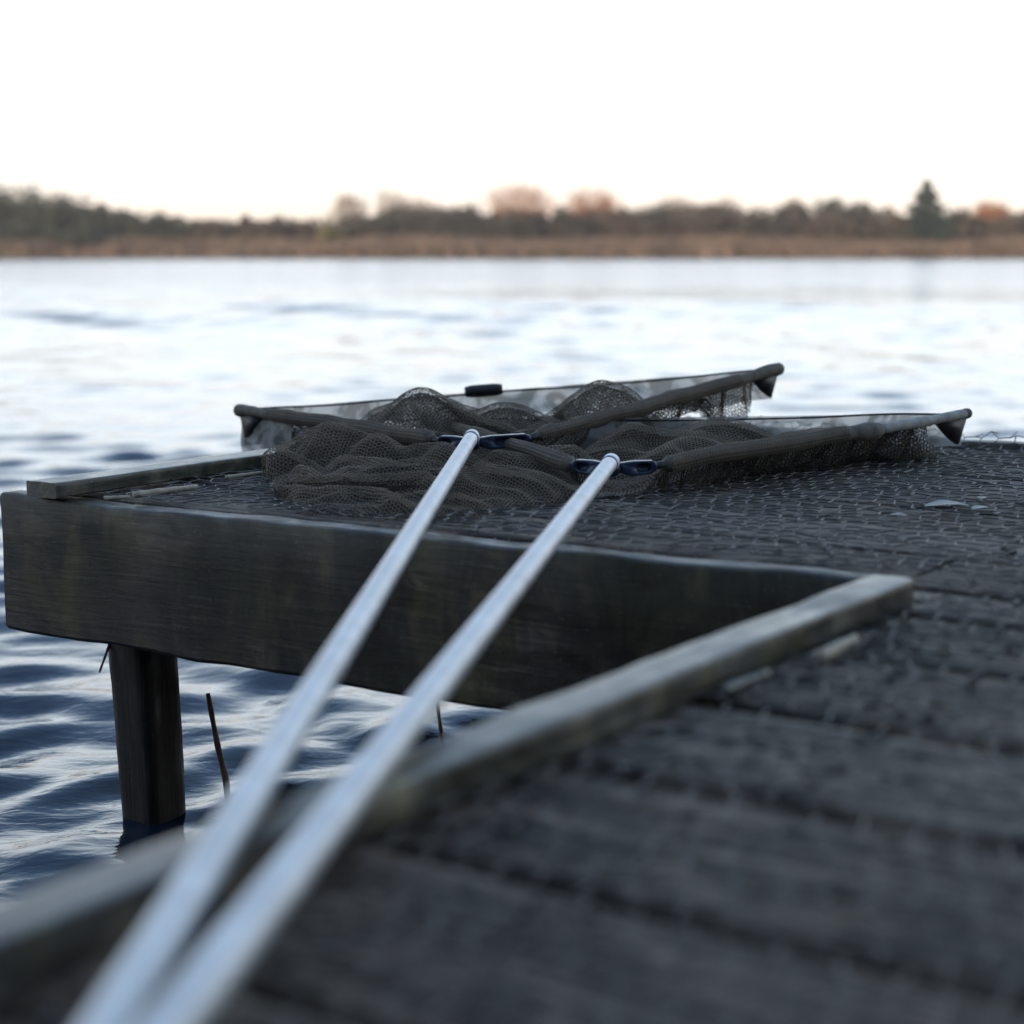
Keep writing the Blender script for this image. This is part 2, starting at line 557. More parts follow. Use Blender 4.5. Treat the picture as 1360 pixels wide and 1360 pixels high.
# ------------------------------------------------------------------ water
def wave_field(x, y, lim=None):
    r = np.random.default_rng(21)
    n = 64
    lam = np.exp(r.uniform(np.log(0.05), np.log(0.50), n))
    main = math.atan2(FH[1], FH[0]) + math.radians(12)
    ang = main + r.normal(0, 0.68, n)
    amp = 0.0023 * (lam / 0.3) ** 0.92
    ph = r.uniform(0, 6.283, n)
    wx = x + 0.05 * np.sin(1.9 * y + 0.7 * x) + 0.02 * np.sin(5.1 * y - 3.3 * x)
    wy = y + 0.05 * np.sin(2.3 * x - 0.9 * y + 1.0) + 0.02 * np.sin(4.7 * x + 3.9 * y)
    z = np.zeros_like(x)
    patch = 1.0 + 0.35 * np.sin(0.33 * x + 0.21 * y) + 0.3 * np.sin(0.9 * y - 0.55 * x + 1.3)
    for k in range(n):
        kk = 2 * math.pi / lam[k]
        a = amp[k]
        if lim is not None:
            a = a * np.clip((lam[k] / lim - 2.5) / 3.5, 0, 1)
        s = np.sin(kk * (wx * math.cos(ang[k]) + wy * math.sin(ang[k])) + ph[k])
        z = z + a * (s + 0.25 * s * s * s)
    z = z * patch
    # longer wind waves out on the open water, away from the sheltered edge
    R = np.hypot(x, y)
    far = np.clip((R - 4) / 25, 0, 1)
    if np.any(far > 0):
        m = 30
        lam = np.exp(r.uniform(np.log(0.3), np.log(2.0), m))
        ang = main + r.normal(0, 0.9, m)
        ph = r.uniform(0, 6.283, m)
        gust = np.clip(0.85 + 0.55 * np.sin(0.11 * x + 0.17 * y + 0.6) + 0.45 * np.sin(0.23 * y - 0.15 * x + 1.3), 0.25, 2)
        for k in range(m):
            a = 0.0043 * lam[k] * far * gust
            if lim is not None:
                a = a * np.clip((lam[k] / lim - 2.5) / 3.5, 0, 1)
            s = np.sin(2 * math.pi / lam[k] * (wx * math.cos(ang[k]) + wy * math.sin(ang[k])) + ph[k])
            z = z + a * (s + 0.25 * s ** 3)
    return z


def water_material():
    m, nt, bs, lk = new_mat('lake_water')
    bs.inputs['Base Color'].default_value = (0.004, 0.015, 0.034, 1)
    bs.inputs['Roughness'].default_value = 0.03
    bs.inputs['IOR'].default_value = 1.333
    geo = node(nt, 'ShaderNodeNewGeometry')
    rot = node(nt, 'ShaderNodeVectorRotate', rotation_type='Z_AXIS')
    rot.inputs['Angle'].default_value = -YAW - math.radians(12)
    lk.new(geo.outputs['Position'], rot.inputs['Vector'])
    ln = node(nt, 'ShaderNodeVectorMath', operation='LENGTH')
    lk.new(geo.outputs['Position'], ln.inputs[0])
    mp = node(nt, 'ShaderNodeMapping')
    mp.inputs['Scale'].default_value = (0.55, 1.0, 1.0)
    lk.new(rot.outputs[0], mp.inputs['Vector'])
    fine = node(nt, 'ShaderNodeTexNoise', Scale=26.0, Detail=3.0, Roughness=0.55, Distortion=0.4)
    lk.new(mp.outputs[0], fine.inputs['Vector'])
    mid = node(nt, 'ShaderNodeTexNoise', Scale=1.5, Detail=4.0, Roughness=0.6, Distortion=0.5)
    lk.new(mp.outputs[0], mid.inputs['Vector'])
    b1 = node(nt, 'ShaderNodeBump', Strength=0.38, Distance=0.006)
    lk.new(fine.outputs['Fac'], b1.inputs['Height'])
    # beyond the modelled ripples the same chop continues as relief
    fd = node(nt, 'ShaderNodeMapRange')
    lk.new(ln.outputs['Value'], fd.inputs['Value'])
    fd.inputs['From Min'].default_value, fd.inputs['From Max'].default_value = 7.0, 40.0
    fd.inputs['To Min'].default_value, fd.inputs['To Max'].default_value = 0.0, 0.35
    fr = node(nt, 'ShaderNodeMapRange')
    lk.new(ln.outputs['Value'], fr.inputs['Value'])
    fr.inputs['From Min'].default_value, fr.inputs['From Max'].default_value = 5.0, 60.0
    fr.inputs['To Min'].default_value, fr.inputs['To Max'].default_value = 0.03, 0.16
    lk.new(fr.outputs[0], bs.inputs['Roughness'])
    b2 = node(nt, 'ShaderNodeBump', Distance=0.20)
    lk.new(fd.outputs[0], b2.inputs['Strength'])
    lk.new(mid.outputs['Fac'], b2.inputs['Height'])
    lk.new(b1.outputs[0], b2.inputs['Normal'])
    lk.new(b2.outputs[0], bs.inputs['Normal'])
    return m


def build_water():
    head = math.atan2(FH[1], FH[0])
    a = np.concatenate([np.linspace(-math.pi, -0.62, 26, endpoint=False), np.linspace(-0.62, 0.62, 480), np.linspace(0.62, math.pi, 27)[1:-1]]) + head
    rr = [0.0, 0.15, 0.3, 0.5, 0.7, 0.9]
    r = 1.0
    while r < 236:
        rr.append(r)
        r *= 1.0085 if r < 40 else 1.0105
    while r < 420:
        rr.append(r)
        r *= 1.10
    rr = np.array(rr)
    A, R = np.meshgrid(a, rr)
    X, Y = R * np.cos(A), R * np.sin(A)
    lim = np.maximum(R * 0.0085, 0.008)
    lim = np.where(R > 238, 1e3, lim)
    lim = np.where(np.abs(A - head) > 0.63, np.maximum(R * 0.10, 0.1), lim)
    Z = wave_field(X, Y, lim)
    n, m = X.shape
    V = np.stack([X, Y, Z], -1).reshape(-1, 3)
    i, j = np.arange(n - 1)[:, None] * m, np.arange(m)[None]
    k = (j + 1) % m
    Q = np.stack([i + j, i + k, i + m + k, i + m + j], -1).reshape(-1, 4)[:, ::-1]
    V[:, 2] -= 0.035
    o = obj('lake_water', mesh('lake_water', V, Q, mat=water_material()))
    tag(o, kind='structure')


build_water()


# ------------------------------------------------------------------ far bank
DB = 232.0


def far_pt(px, depth, z=0.0):
    return CAM * [1, 1, 0] + FH * depth + RT * ((px - CEN) / 2345.5 * depth) + np.array([0, 0, z])


def far_h(py, depth):
    return 0.8 + (HOR - py) / 2330.0 * depth


def ground_h(lat, dep):
    e = dep - DB - 1.5 * np.sin(lat * 0.08) - 0.8 * np.sin(lat * 0.23 + 1)
    return np.clip(-0.6 + e * 0.14, -0.6, 1.1) + np.clip(e - 14, 0, 60) * 0.012 + 0.15 * np.sin(lat * 0.31) * np.clip(e / 10, 0, 1)


def build_bank():
    lat = np.linspace(-420, 420, 211)
    dep = np.concatenate([DB - 6 + np.linspace(0, 40, 41), DB + 34 + np.geomspace(4, 150, 16)])
    L, D = np.meshgrid(lat, dep)
    Z = ground_h(L, D)
    P = FH[None, None] * D[..., None] + RT[None, None] * L[..., None]
    P[..., 2] = Z
    n, m = L.shape
    i, j = np.arange(n - 1)[:, None] * m, np.arange(m - 1)[None]
    Q = np.stack([i + j, i + j + 1, i + m + j + 1, i + m + j], -1).reshape(-1, 4)
    mat = foliage('bank_grass', (0.045, 0.037, 0.022), (0.10, 0.075, 0.045), 0.35, 0.0)
    tag(obj('far_bank', mesh('far_bank', P.reshape(-1, 3), Q, mat=mat)), kind='structure')
    # bed of the lake, so that the water has a bottom
    # reed bed along the shore
    n = 42000
    r = np.random.default_rng(3)
    lat = r.uniform(-95, 95, n)
    e = r.uniform(0.5, 13, n) ** 1.0
    keep = (vnoise(np.stack([lat, e * 3], 1), 9, 0.12) > -0.95)
    lat, e = lat[keep], e[keep]
    n = len(lat)
    dep = DB + 2 + e + 1.5 * np.sin(lat * 0.08) + 0.8 * np.sin(lat * 0.23 + 1)
    g = ground_h(lat, dep)
    hgt = (1.75 + 0.6 * vnoise(np.stack([lat, e], 1), 4, 0.09)) * r.uniform(0.7, 1.25, n)
    base = FH[None] * dep[:, None] + RT[None] * lat[:, None]
    base[:, 2] = g - 0.1
    az = r.uniform(0, math.pi, n)
    w = np.stack([np.cos(az), np.sin(az), 0 * az], 1) * r.uniform(0.08, 0.20, n)[:, None]
    tip = base + np.stack([r.normal(0, 0.22, n), r.normal(0, 0.22, n), hgt], 1)
    mid = (base + tip) / 2 + r.normal(0, 0.05, (n, 3))
    V = np.stack([base - w * 0.6, base + w * 0.6, mid + w, mid - w, tip], 1).reshape(-1, 3)
    b = np.arange(n)[:, None] * 5
    Q = b + np.array([[0, 1, 2, 3]])
    T = b + np.array([[3, 2, 4]])
    mat = foliage('dry_reeds', (0.11, 0.075, 0.048), (0.24, 0.17, 0.115), 0.22, 0.3)
    o = obj('reed_bed', mesh('reed_bed', V, Q, T, mat=mat, smooth=False))
    tag(o, 'continuous band of dry brown reeds along the far shore', 'reeds', kind='stuff')


build_bank()

TM = {
    'evergreen': foliage('evergreen_leaf', (0.028, 0.034, 0.020), (0.060, 0.064, 0.036), 0.7, 0.2),
    'conifer': foliage('conifer_needle', (0.012, 0.026, 0.016), (0.028, 0.048, 0.028), 0.7, 0.1),
    'scrub': foliage('scrub_leaf', (0.060, 0.046, 0.032), (0.12, 0.092, 0.062), 0.5, 0.3),
    'dark': foliage('dark_scrub_leaf', (0.034, 0.031, 0.022), (0.075, 0.063, 0.043), 0.5, 0.25),
    'yellow': foliage('yellowing_leaf', (0.10, 0.085, 0.035), (0.19, 0.16, 0.06), 0.5, 0.25),
    'copper': foliage('copper_twigs', (0.32, 0.14, 0.06), (0.55, 0.27, 0.13), 0.6, 0.5),
    'bare': foliage('bare_twigs', (0.15, 0.105, 0.075), (0.29, 0.21, 0.15), 0.6, 0.2),
    'bark': plain('tree_bark', (0.045, 0.036, 0.028), 0.85, 0.0, 0.3, 6.0),
}


def limb_path(a, b, r, n=5, wob=0.08):
    a, b = np.asarray(a, float), np.asarray(b, float)
    t = np.linspace(0, 1, n)[:, None]
    p = a + (b - a) * t
    L = np.linalg.norm(b - a)
    p[1:-1] += r.normal(0, wob * L * 0.3, (n - 2, 3))
    return p


def tree(name, label, cat, px, top, wpx, depth, kind, group=None, seed=0, base_frac=0.12):
    r = np.random.default_rng(seed + 100)
    lat = (px - CEN) / 2345.5 * depth
    gz = float(ground_h(np.array(lat), np.array(depth)))
    base = far_pt(px, depth, gz)
    H = far_h(top, depth) - gz
    W = wpx / 2345.5 * depth
    root = empty(name, base, label, cat, group)
    # trunk with limbs
    Vs, Qs, Ps, o = [], [], [], 0
    tips = []

    def add(path, rads, sides=6):
        nonlocal o
        V, Q, P = sweep(path, rads, sides)
        Vs.append(V)
        Qs.append(Q + o)
        Ps.extend([[q + o for q in p] for p in P])
        o += len(V)
    tr = 0.02 * H + 0.03
    trunk_top = base + [0, 0, H * (0.95 if kind == 'conifer' else 0.62)]
    tp = limb_path(base - [0, 0, 0.2], trunk_top, r, 7, 0.06)
    add(tp, np.linspace(tr, tr * 0.25, 7), 8)
    nl = 8 if kind in ('copper', 'bare') else 6
    for k in range(nl):
        s = r.uniform(0.25, 0.9)
        a = base + (trunk_top - base) * s
        az = k * 2.4 + r.uniform(-0.4, 0.4)
        rad = W * 0.5 * r.uniform(0.45, 0.85)
        if kind == 'conifer':
            rad = W * 0.45 * (1 - s)
            b = a + [rad * math.cos(az), rad * math.sin(az), -0.05 * H]
        else:
            b = a + [rad * math.cos(az), rad * math.sin(az), H * r.uniform(0.18, 0.36)]
            b[2] = min(b[2], base[2] + H * 0.93)
        add(limb_path(a, b, r, 5), np.linspace(tr * 0.45, tr * 0.1, 5), 5)
        tips.append(b)
    obj('trunk', mesh('trunk', np.concatenate(Vs), np.concatenate(Qs), None, Ps, TM['bark']), root)
    # crown
    if kind == 'conifer':
        n = 5200
        t = r.uniform(0, 1, n) ** 0.75
        z = base[2] + H * (0.04 + 0.96 * (1 - t))
        lay = 0.75 + 0.25 * np.sin((1 - t) * 34 + r.uniform(0, 0.8, n))
        R = W * 0.52 * t ** 0.85 * lay * np.sqrt(r.uniform(0.15, 1, n)) + 0.05
        az = r.uniform(0, 6.283, n)
        c = np.stack([base[0] + R * np.cos(az), base[1] + R * np.sin(az), z], 1)
        d = np.stack([np.cos(az), np.sin(az), -0.35 + 0 * az], 1) + r.normal(0, 0.3, (n, 3))
        size, asp = 0.6, 0.4
    elif kind in ('copper', 'bare'):
        n = 1500 if kind == 'bare' else 3200
        k = r.integers(0, len(tips), n)
        T = np.array(tips)
        ctr = base + [0, 0, H * 0.62]
        u = r.normal(size=(n, 3))
        u /= np.linalg.norm(u, axis=1)[:, None]
        rr = r.uniform(0.25, 1, n) ** 0.6
        shape = 1 + 0.22 * vnoise(u * 2.2, seed, 1.3)
        c = ctr + u * (rr * shape)[:, None] * np.array([W * 0.5, W * 0.5, H * 0.40])
        near = T[k] + r.normal(0, 0.13 * W, (n, 3))
        c = np.where((r.uniform(size=n) < 0.45)[:, None], near, c)
        d = (c - (base + [0, 0, H * 0.3])) + r.normal(0, 0.25 * W, (n, 3))
        size, asp = 1.0, 0.07
    else:
        W = W * 1.6
        nc = int(max(26, min(70, H * W * 1.1)))
        n = int(max(1800, min(2700, H * W * 60)))
        cu = r.normal(size=(nc, 3))
        cu /= np.linalg.norm(cu, axis=1)[:, None]
        cc = base + [0, 0, H * 0.42] + cu * r.uniform(0.2, 0.86, nc)[:, None] * np.array([W * 0.46, W * 0.46, H * 0.54])
        cc[:, 2] = np.maximum(cc[:, 2], base[2] + H * base_frac)
        cs = r.uniform(0.12, 0.22, nc) * min(W, H) * 1.0
        k = r.integers(0, nc, n)
        u = r.normal(size=(n, 3))
        u /= np.linalg.norm(u, axis=1)[:, None]
        c = cc[k] + u * (cs[k] * r.uniform(0.55, 1.1, n))[:, None]
        c[:, 2] = np.minimum(c[:, 2], base[2] + H * 1.0 - r.uniform(0, 0.3, n))
        d = u + r.normal(0, 0.5, (n, 3))
        size, asp = 0.62, 0.7
    d /= np.linalg.norm(d, axis=1)[:, None] + 1e-9
    sd = np.cross(d, r.normal(size=(n, 3)))
    sd /= np.linalg.norm(sd, axis=1)[:, None] + 1e-9
    s = size * r.uniform(0.6, 1.35, n)[:, None]
    a, b = d * s * 0.5, sd * s * 0.5 * asp
    V = np.stack([c - a, c + b, c + a, c - b], 1).reshape(-1, 3)
    Q = np.arange(n)[:, None] * 4 + np.arange(4)[None]
    obj('crown', mesh('crown', V, Q, mat=TM[kind], smooth=False), root)
    return root


def build_trees():
    s = 0
    # wooded rise at the end of the far bank
    for (px, top, w, dd) in [(-40, 236, 90, 24), (8, 240, 80, 20), (40, 246, 70, 26), (72, 249, 60, 18), (104, 255, 52, 22), (133, 268, 46, 17), (160, 275, 44, 23),
                             (190, 281, 44, 17), (216, 282, 40, 25), (244, 286, 44, 18)]:
        tree('evergreen_tree', 'dark evergreen tree massed on the wooded rise at the end of the far bank', 'tree', px, top, w, DB + dd, 'evergreen',
             'dark evergreens on the wooded rise', s, 0.05)
        s += 1
    for (px, top, w, dd, lab) in [(22, 285, 80, 11, 'higher of two low evergreen bushes at the foot of the wooded rise'), (100, 296, 90, 10, 'lower, wider evergreen bush at the foot of the wooded rise')]:
        tree('evergreen_bush', lab, 'bush', px, top, w, DB + dd, 'evergreen', 'low bushes below the wooded rise', s, 0.05)
        s += 1
    # low olive bushes beside the rise
    for (px, top, w, dd) in [(282, 290, 50, 16), (322, 286, 46, 18), (350, 292, 42, 15), (378, 282, 44, 20), (412, 290, 44, 16), (468, 284, 46, 19)]:
        tree('olive_bush', 'low olive bush behind the dry reeds next to the wooded rise', 'bush', px, top, w, DB + dd, 'scrub', 'low olive bushes behind the reeds', s, 0.05)
        s += 1
    tree('yellow_bush', 'yellowing low bush among the olive bushes on the far bank', 'bush', 432, 294, 50, DB + 14, 'yellow', None, s, 0.05)
    s += 1
    for (px, top, w, dd) in [(500, 284, 54, 17), (545, 276, 62, 20), (590, 273, 64, 17), (638, 274, 64, 18), (684, 276, 60, 16), (722, 283, 52, 18)]:
        tree('dark_thicket_bush', 'dark brown-green bush in the thicket below the copper trees', 'bush', px, top, w, DB + dd, 'dark', 'dark thicket on the far bank', s, 0.05)
        s += 1
    for (px, top, w, dd) in [(465, 256, 50, 30), (522, 254, 46, 32), (560, 262, 50, 34)]:
        tree('bare_tree', 'round pale bare tree standing by itself behind the olive bushes' if px < 500 else 'pale bare tree of the touching pair above the dark thicket', 'tree', px, top, w, DB + dd, 'bare', 'pale bare trees', s)
        s += 1
    tree('copper_tree', 'wider copper-leaved round tree above the dark thicket', 'tree', 693, 246, 84, DB + 25, 'copper', None, s)
    s += 1
    tree('copper_tree', 'narrower copper-leaved round tree above the brown scrub', 'tree', 786, 251, 74, DB + 25, 'copper', None, s)
    s += 1
    for (px, top, w, dd) in [(758, 279, 56, 18), (800, 276, 60, 21), (842, 274, 56, 18), (884, 268, 60, 22), (926, 268, 58, 18), (968, 271, 60, 21), (1012, 273, 58, 17),
                             (1052, 270, 56, 21), (1096, 276, 60, 17), (1140, 274, 58, 19), (1184, 278, 58, 17), (1250, 282, 56, 18), (1290, 284, 54, 20), (1330, 282, 58, 17),
                             (1374, 280, 60, 20), (1420, 276, 60, 18)]:
        tree('brown_bush', 'brown winter bush in the long scrub row on the far bank', 'bush', px, top, w, DB + dd, 'scrub' if s % 3 else 'dark', 'brown scrub row', s, 0.05)
        s += 1
    for (px, top, w, dd) in [(900, 262, 50, 30), (962, 264, 54, 32), (1052, 264, 30, 30)]:
        tree('bare_tree', 'narrow leafless tree just before the two dark round trees' if px > 1000 else 'broad leafless brown tree showing above the brown scrub', 'tree', px, top, w, DB + dd, 'bare', 'leafless trees above the scrub', s)
        s += 1
    for k, px in enumerate(range(262, 1440, 44)):      # second row that closes the belt
        top = 291 - 2 * (k % 3) if px < 480 else (270 + 5 * (k % 2))
        tree('scrub_bush', 'scrub bush showing between the front bushes of the far bank', 'bush', px, top, 50, DB + 25 + (k * 7) % 5, 'scrub' if k % 2 else 'dark',
             'back row of far scrub', s, 0.03)
        s += 1
    tree('round_tree', 'wider of two dark round trees above the brown scrub', 'tree', 1102, 260, 40, DB + 24, 'evergreen', None, s, 0.2)
    s += 1
    tree('round_tree', 'narrower of two dark round trees above the brown scrub', 'tree', 1139, 258, 28, DB + 24, 'evergreen', None, s, 0.2)
    s += 1
    tree('conifer_tree', 'tall pointed dark green conifer standing above the scrub', 'tree', 1228, 240, 112, DB + 15, 'conifer', None, s)
    s += 1
    tree('rusty_bush', 'rust-coloured bush beyond the pointed conifer', 'bush', 1312, 272, 54, DB + 25, 'copper', None, s)


build_trees()

# ------------------------------------------------------------------ unseen near bank where the walkway starts, trees added to shade the platform
def build_near_bank():
    lat, dep = np.linspace(-90, 90, 61), np.concatenate([np.linspace(-3.2, -14, 12), np.linspace(-16, -90, 14)])
    L, D = np.meshgrid(lat, dep)
    edge = -3.4 - 0.4 * np.sin(L * 0.35) - 0.02 * L ** 2 / (1 + 0.02 * np.abs(L))
    Z = np.clip(-0.4 + (edge - D) * 0.22, -0.6, 0.55) + np.clip(edge - D - 5, 0, 40) * 0.02
    P = FH[None, None] * D[..., None] + RT[None, None] * L[..., None]
    P[..., 2] = Z
    n, m = L.shape
    i, j = np.arange(n - 1)[:, None] * m, np.arange(m - 1)[None]
    Q = np.stack([i + j, i + m + j, i + m + j + 1, i + j + 1], -1).reshape(-1, 4)
    mat = foliage('near_grass', (0.025, 0.028, 0.014), (0.06, 0.06, 0.03), 1.5, 0.0)
    tag(obj('near_bank', mesh('near_bank', P.reshape(-1, 3), Q, mat=mat)), kind='structure')
    k = 900
    for (la, de, h, w) in [(-27, -13, 9, 10), (-19, -11, 8, 9), (-12, -12, 9, 9), (-5, -13, 10, 9), (2, -12, 9, 9), (9, -13, 10, 9), (16, -11, 9, 9), (24, -13, 9, 10), (33, -14, 9, 11),
                           (-36, -14, 9, 11), (-15, -19, 12, 13), (-5, -21, 12, 12), (3, -20, 13, 12), (14, -19, 12, 13), (28, -20, 12, 12), (-25, -20, 12, 12)]:
        shade_tree(la, de, h, w, k)
        k += 1


def shade_tree(la, de, h, w, seed):
    r = np.random.default_rng(seed)
    base = FH * de + RT * la + np.array([0, 0, 0.5])
    root = empty('shade_tree', base, 'tall dense dark tree on the near bank behind the start of the walkway', 'tree', 'trees on the near bank')
    tube('trunk', limb_path(base - [0, 0, 0.3], base + [0, 0, h * 0.7], r, 7, 0.05), np.linspace(0.02 * h + 0.05, 0.04, 7), TM['bark'], root, 8)
    n = 4200
    u = r.normal(size=(n, 3))
    u /= np.linalg.norm(u, axis=1)[:, None]
    c = base + [0, 0, h * 0.52] + u * (r.uniform(0.3, 1, n) ** 0.6 * (1 + 0.2 * vnoise(u * 3, seed, 1.0)))[:, None] * np.array([w * 0.5, w * 0.5, h * 0.5])
    d = r.normal(size=(n, 3))
    d /= np.linalg.norm(d, axis=1)[:, None]
    sd = np.cross(d, u)
    sd /= np.linalg.norm(sd, axis=1)[:, None] + 1e-9
    s = r.uniform(0.7, 1.25, n)[:, None]
    V = np.stack([c - d * s * 0.5, c + sd * s * 0.35, c + d * s * 0.5, c - sd * s * 0.35], 1).reshape(-1, 3)
    obj('crown', mesh('crown', V, np.arange(n * 4).reshape(n, 4), mat=TM['evergreen'], smooth=False), root)


build_near_bank()

# ------------------------------------------------------------------ fishing platform
ZD = 0.45
XL, XR = -1.976, 0.42          # platform left edge, right edge of walkway and platform
XW = -0.690                    # left edge of the walkway
YF = 3.045                     # far edge
plat = empty('fishing_platform', (-0.6, 1.7, 0.0), 'weathered dark timber fishing platform with kerb rails and wire mesh on its deck', 'platform')


def build_platform():
    r = np.random.default_rng(5)
    k = 0

    def plank(x0, x1, yc0, yc1, w0, w1, h=0.032):
        nonlocal k
        dz = r.normal(0, 0.0016)
        me = board_mesh('deck_plank', (x0, yc0, ZD + dz + r.normal(0, 0.0008)), (x1, yc1, ZD + dz + r.normal(0, 0.0008)), w0, w1, h,
                        MAT['deck2'] if k % 3 == 1 else MAT['deck'], seed=k * 7 + 1, bev=0.005, rough=0.0016)
        obj('deck_plank', me, plat)
        k += 1
    gaps = [-1.005, -0.805, -0.605, -0.405, -0.205, -0.005, 0.195, 0.395, 0.595, 0.795, 0.995, 1.190, 1.400, 1.598, 1.735]
    for a, b in zip(gaps[:-1], gaps[1:]):
        g = 0.022
        plank(XW + r.normal(0, 0.003), XR + r.normal(0, 0.006), (a + b) / 2, (a + b) / 2, b - a - g, b - a - g)
    rows = np.linspace(1.735, YF, 8)
    for i, (a, b) in enumerate(zip(rows[:-1], rows[1:])):
        g = 0.010
        if i == 0:      # first board is cut to the slightly skewed fascia
            a0, a1 = fascia_y(XL) + 0.052, 1.735 + 0.004
            plank(XL, -0.70, (a0 + b) / 2, (fascia_y(-0.7) + 0.052 + b) / 2, b - a0 - g / 2, b - fascia_y(-0.7) - 0.052 - g / 2)
            plank(-0.694, XR, (a1 + b) / 2, (a1 + b) / 2, b - a1 - g, b - a1 - g)
        else:
            plank(XL + r.normal(0, 0.004), XR + r.normal(0, 0.006), (a + b) / 2, (a + b) / 2, b - a - g, b - a - g)
    # front fascia: board on edge, front face on the FL-FR line
    th = 0.046
    d = nrm([FR[0] - FL[0], FR[1] - FL[1], 0])
    nn = np.array([-d[1], d[0], 0])
    c0 = np.array([FL[0], FL[1], 0.452]) + nn * th / 2
    c1 = np.array([FR[0] + 0.004, FR[1], 0.452]) + nn * th / 2
    obj('fascia_board', board_mesh('fascia_board', c0, c1, th, th, 0.205, MAT['fascia'], 301, bev=0.006, rough=0.0024, seg=0.02), plat)
    # walkway side, platform side and far edge boards
    obj('fascia_board', board_mesh('fascia_board', (XW + 0.024, -1.0, 0.414), (XW + 0.024, 1.69, 0.414), 0.044, 0.044, 0.16, MAT['fascia'], 302), plat)
    obj('fascia_board', board_mesh('fascia_board', (XL + 0.03, 1.745, 0.414), (XL + 0.03, YF - 0.01, 0.414), 0.044, 0.044, 0.16, MAT['fascia'], 303), plat)
    obj('fascia_board', board_mesh('fascia_board', (XL - 0.02, YF + 0.026, 0.462), (XR, YF + 0.026, 0.462), 0.044, 0.044, 0.19, MAT['fascia'], 304, rough=0.002), plat)
    obj('fascia_board', board_mesh('fascia_board', (XR - 0.03, -1.0, 0.414), (XR - 0.03, YF - 0.01, 0.414), 0.044, 0.044, 0.16, MAT['fascia'], 305), plat)
    # joists under the boards
    for x in (-1.45, -1.05, -0.25, 0.1):
        y0 = -0.95 if x > XW else 1.80
        obj('joist', board_mesh('joist', (x, y0, 0.4145), (x, YF - 0.01, 0.4145), 0.045, 0.045, 0.12, MAT['fascia'], int(400 + x * 10), seg=0.2), plat)
    # kerb rails
    obj('kerb_rail', board_mesh('kerb_rail', (-1.944, 1.650, 0.4765), (-1.944, YF + 0.01, 0.4765), 0.062, 0.062, 0.0225, MAT['kerb'], 501, bev=0.002, rough=0.0016), plat)
    obj('kerb_rail', board_mesh('kerb_rail', (-0.660, -0.95, 0.4810), (-0.656, 1.628, 0.4810), 0.042, 0.044, 0.0275, MAT['kerb'], 502, bev=0.002, rough=0.0016), plat)
    # posts
    for (x, y, ra, rb, lean, ztop) in [(-1.890, fascia_y(-1.87) + 0.100, 0.056, 0.049, 0.022, 0.417), (-1.83, 2.94, 0.049, 0.044, 0.0, 0.417), (-0.60, 1.86, 0.049, 0.044, 0.0, 0.417),
                                       (-0.58, 2.94, 0.049, 0.044, 0.0, 0.417), (0.30, 2.94, 0.049, 0.044, 0.0, 0.417), (-0.60, -0.2, 0.049, 0.044, 0.0, 0.417), (0.30, -0.2, 0.049, 0.044, 0.0, 0.417)]:
        z = np.linspace(ztop, -0.7, 46)
        t = (ztop - z) / (ztop + 0.1)
        path = np.stack([x + lean * t * RT[0], y + lean * t * RT[1], z], 1)
        rad = ra + (rb - ra) * np.clip(t, 0, 1.6)
        th = np.linspace(0, 2 * math.pi, 32, endpoint=False)
        sq = 1.0 / (np.abs(np.cos(th)) ** 7 + np.abs(np.sin(th)) ** 7) ** (1 / 7.0)      # square section with worn corners
        V = (path[:, None] + np.stack([np.cos(th) * sq, np.sin(th) * sq, 0 * th], 1)[None] * (rad * 0.73)[:, None, None]).reshape(-1, 3)
        c = np.repeat(path, 32, axis=0)
        V = V + (V - c) * (0.03 * vnoise((V - c) * 30 + c * [0, 0, 2.0], 8, 1.0) + 0.02 * vnoise(V, 3, 60.0))[:, None]
        i_, j_ = np.arange(45)[:, None] * 32, np.arange(32)[None]
        k_ = (j_ + 1) % 32
        Q = np.stack([i_ + j_, i_ + 32 + j_, i_ + 32 + k_, i_ + k_], -1).reshape(-1, 4)
        P = [list(range(32)), list(range(45 * 32, 46 * 32))[::-1]]
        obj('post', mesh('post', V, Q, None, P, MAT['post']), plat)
    # old nail heads in the boards
    th_ = np.linspace(0, 2 * math.pi, 8, endpoint=False)
    nv = np.concatenate([np.stack([0.0045 * np.cos(th_), 0.0045 * np.sin(th_), 0 * th_], 1), np.stack([0.003 * np.cos(th_), 0.003 * np.sin(th_), 0 * th_ + 0.0015], 1)])
    nq = [[i, (i + 1) % 8, 8 + (i + 1) % 8, 8 + i] for i in range(8)]
    nme = mesh('nail_head', nv, nq, None, [list(range(8, 16))], MAT['black'])
    for y in [y for y in gaps[8:-1]]:
        for dy in (0.04, 0.15):
            for x in (-0.55, -0.25):
                o = bpy.data.objects.new('nail_head', nme)
                COL.objects.link(o)
                o.parent = plat
                o.location = np.array([x + r.normal(0, 0.006), y + dy, ZD + 0.0035]) - np.array(plat.location)
    # wire mesh over the whole deck
    E, tw = hex_edges(-1.98, XR + 0.02, 0.1, YF + 0.05, 0.028, 1.3)
    mid = E.mean(1)
    inside = ((mid[:, 0] > XW + 0.055) & (mid[:, 1] < YF + 0.04)) | ((mid[:, 0] > XL + 0.072) & (mid[:, 1] > np.vectorize(fascia_y)(mid[:, 0]) + 0.05) & (mid[:, 1] < YF + 0.04))
    inside &= r.uniform(size=len(E)) > 0.05
    E, tw = E[inside], tw[inside]
    q = E.reshape(-1, 2)
    q = q + np.stack([vnoise(q, 31, 9.0), vnoise(q, 32, 9.0)], 1) * 0.012 + np.stack([vnoise(q, 33, 60.0), vnoise(q, 34, 60.0)], 1) * 0.0055
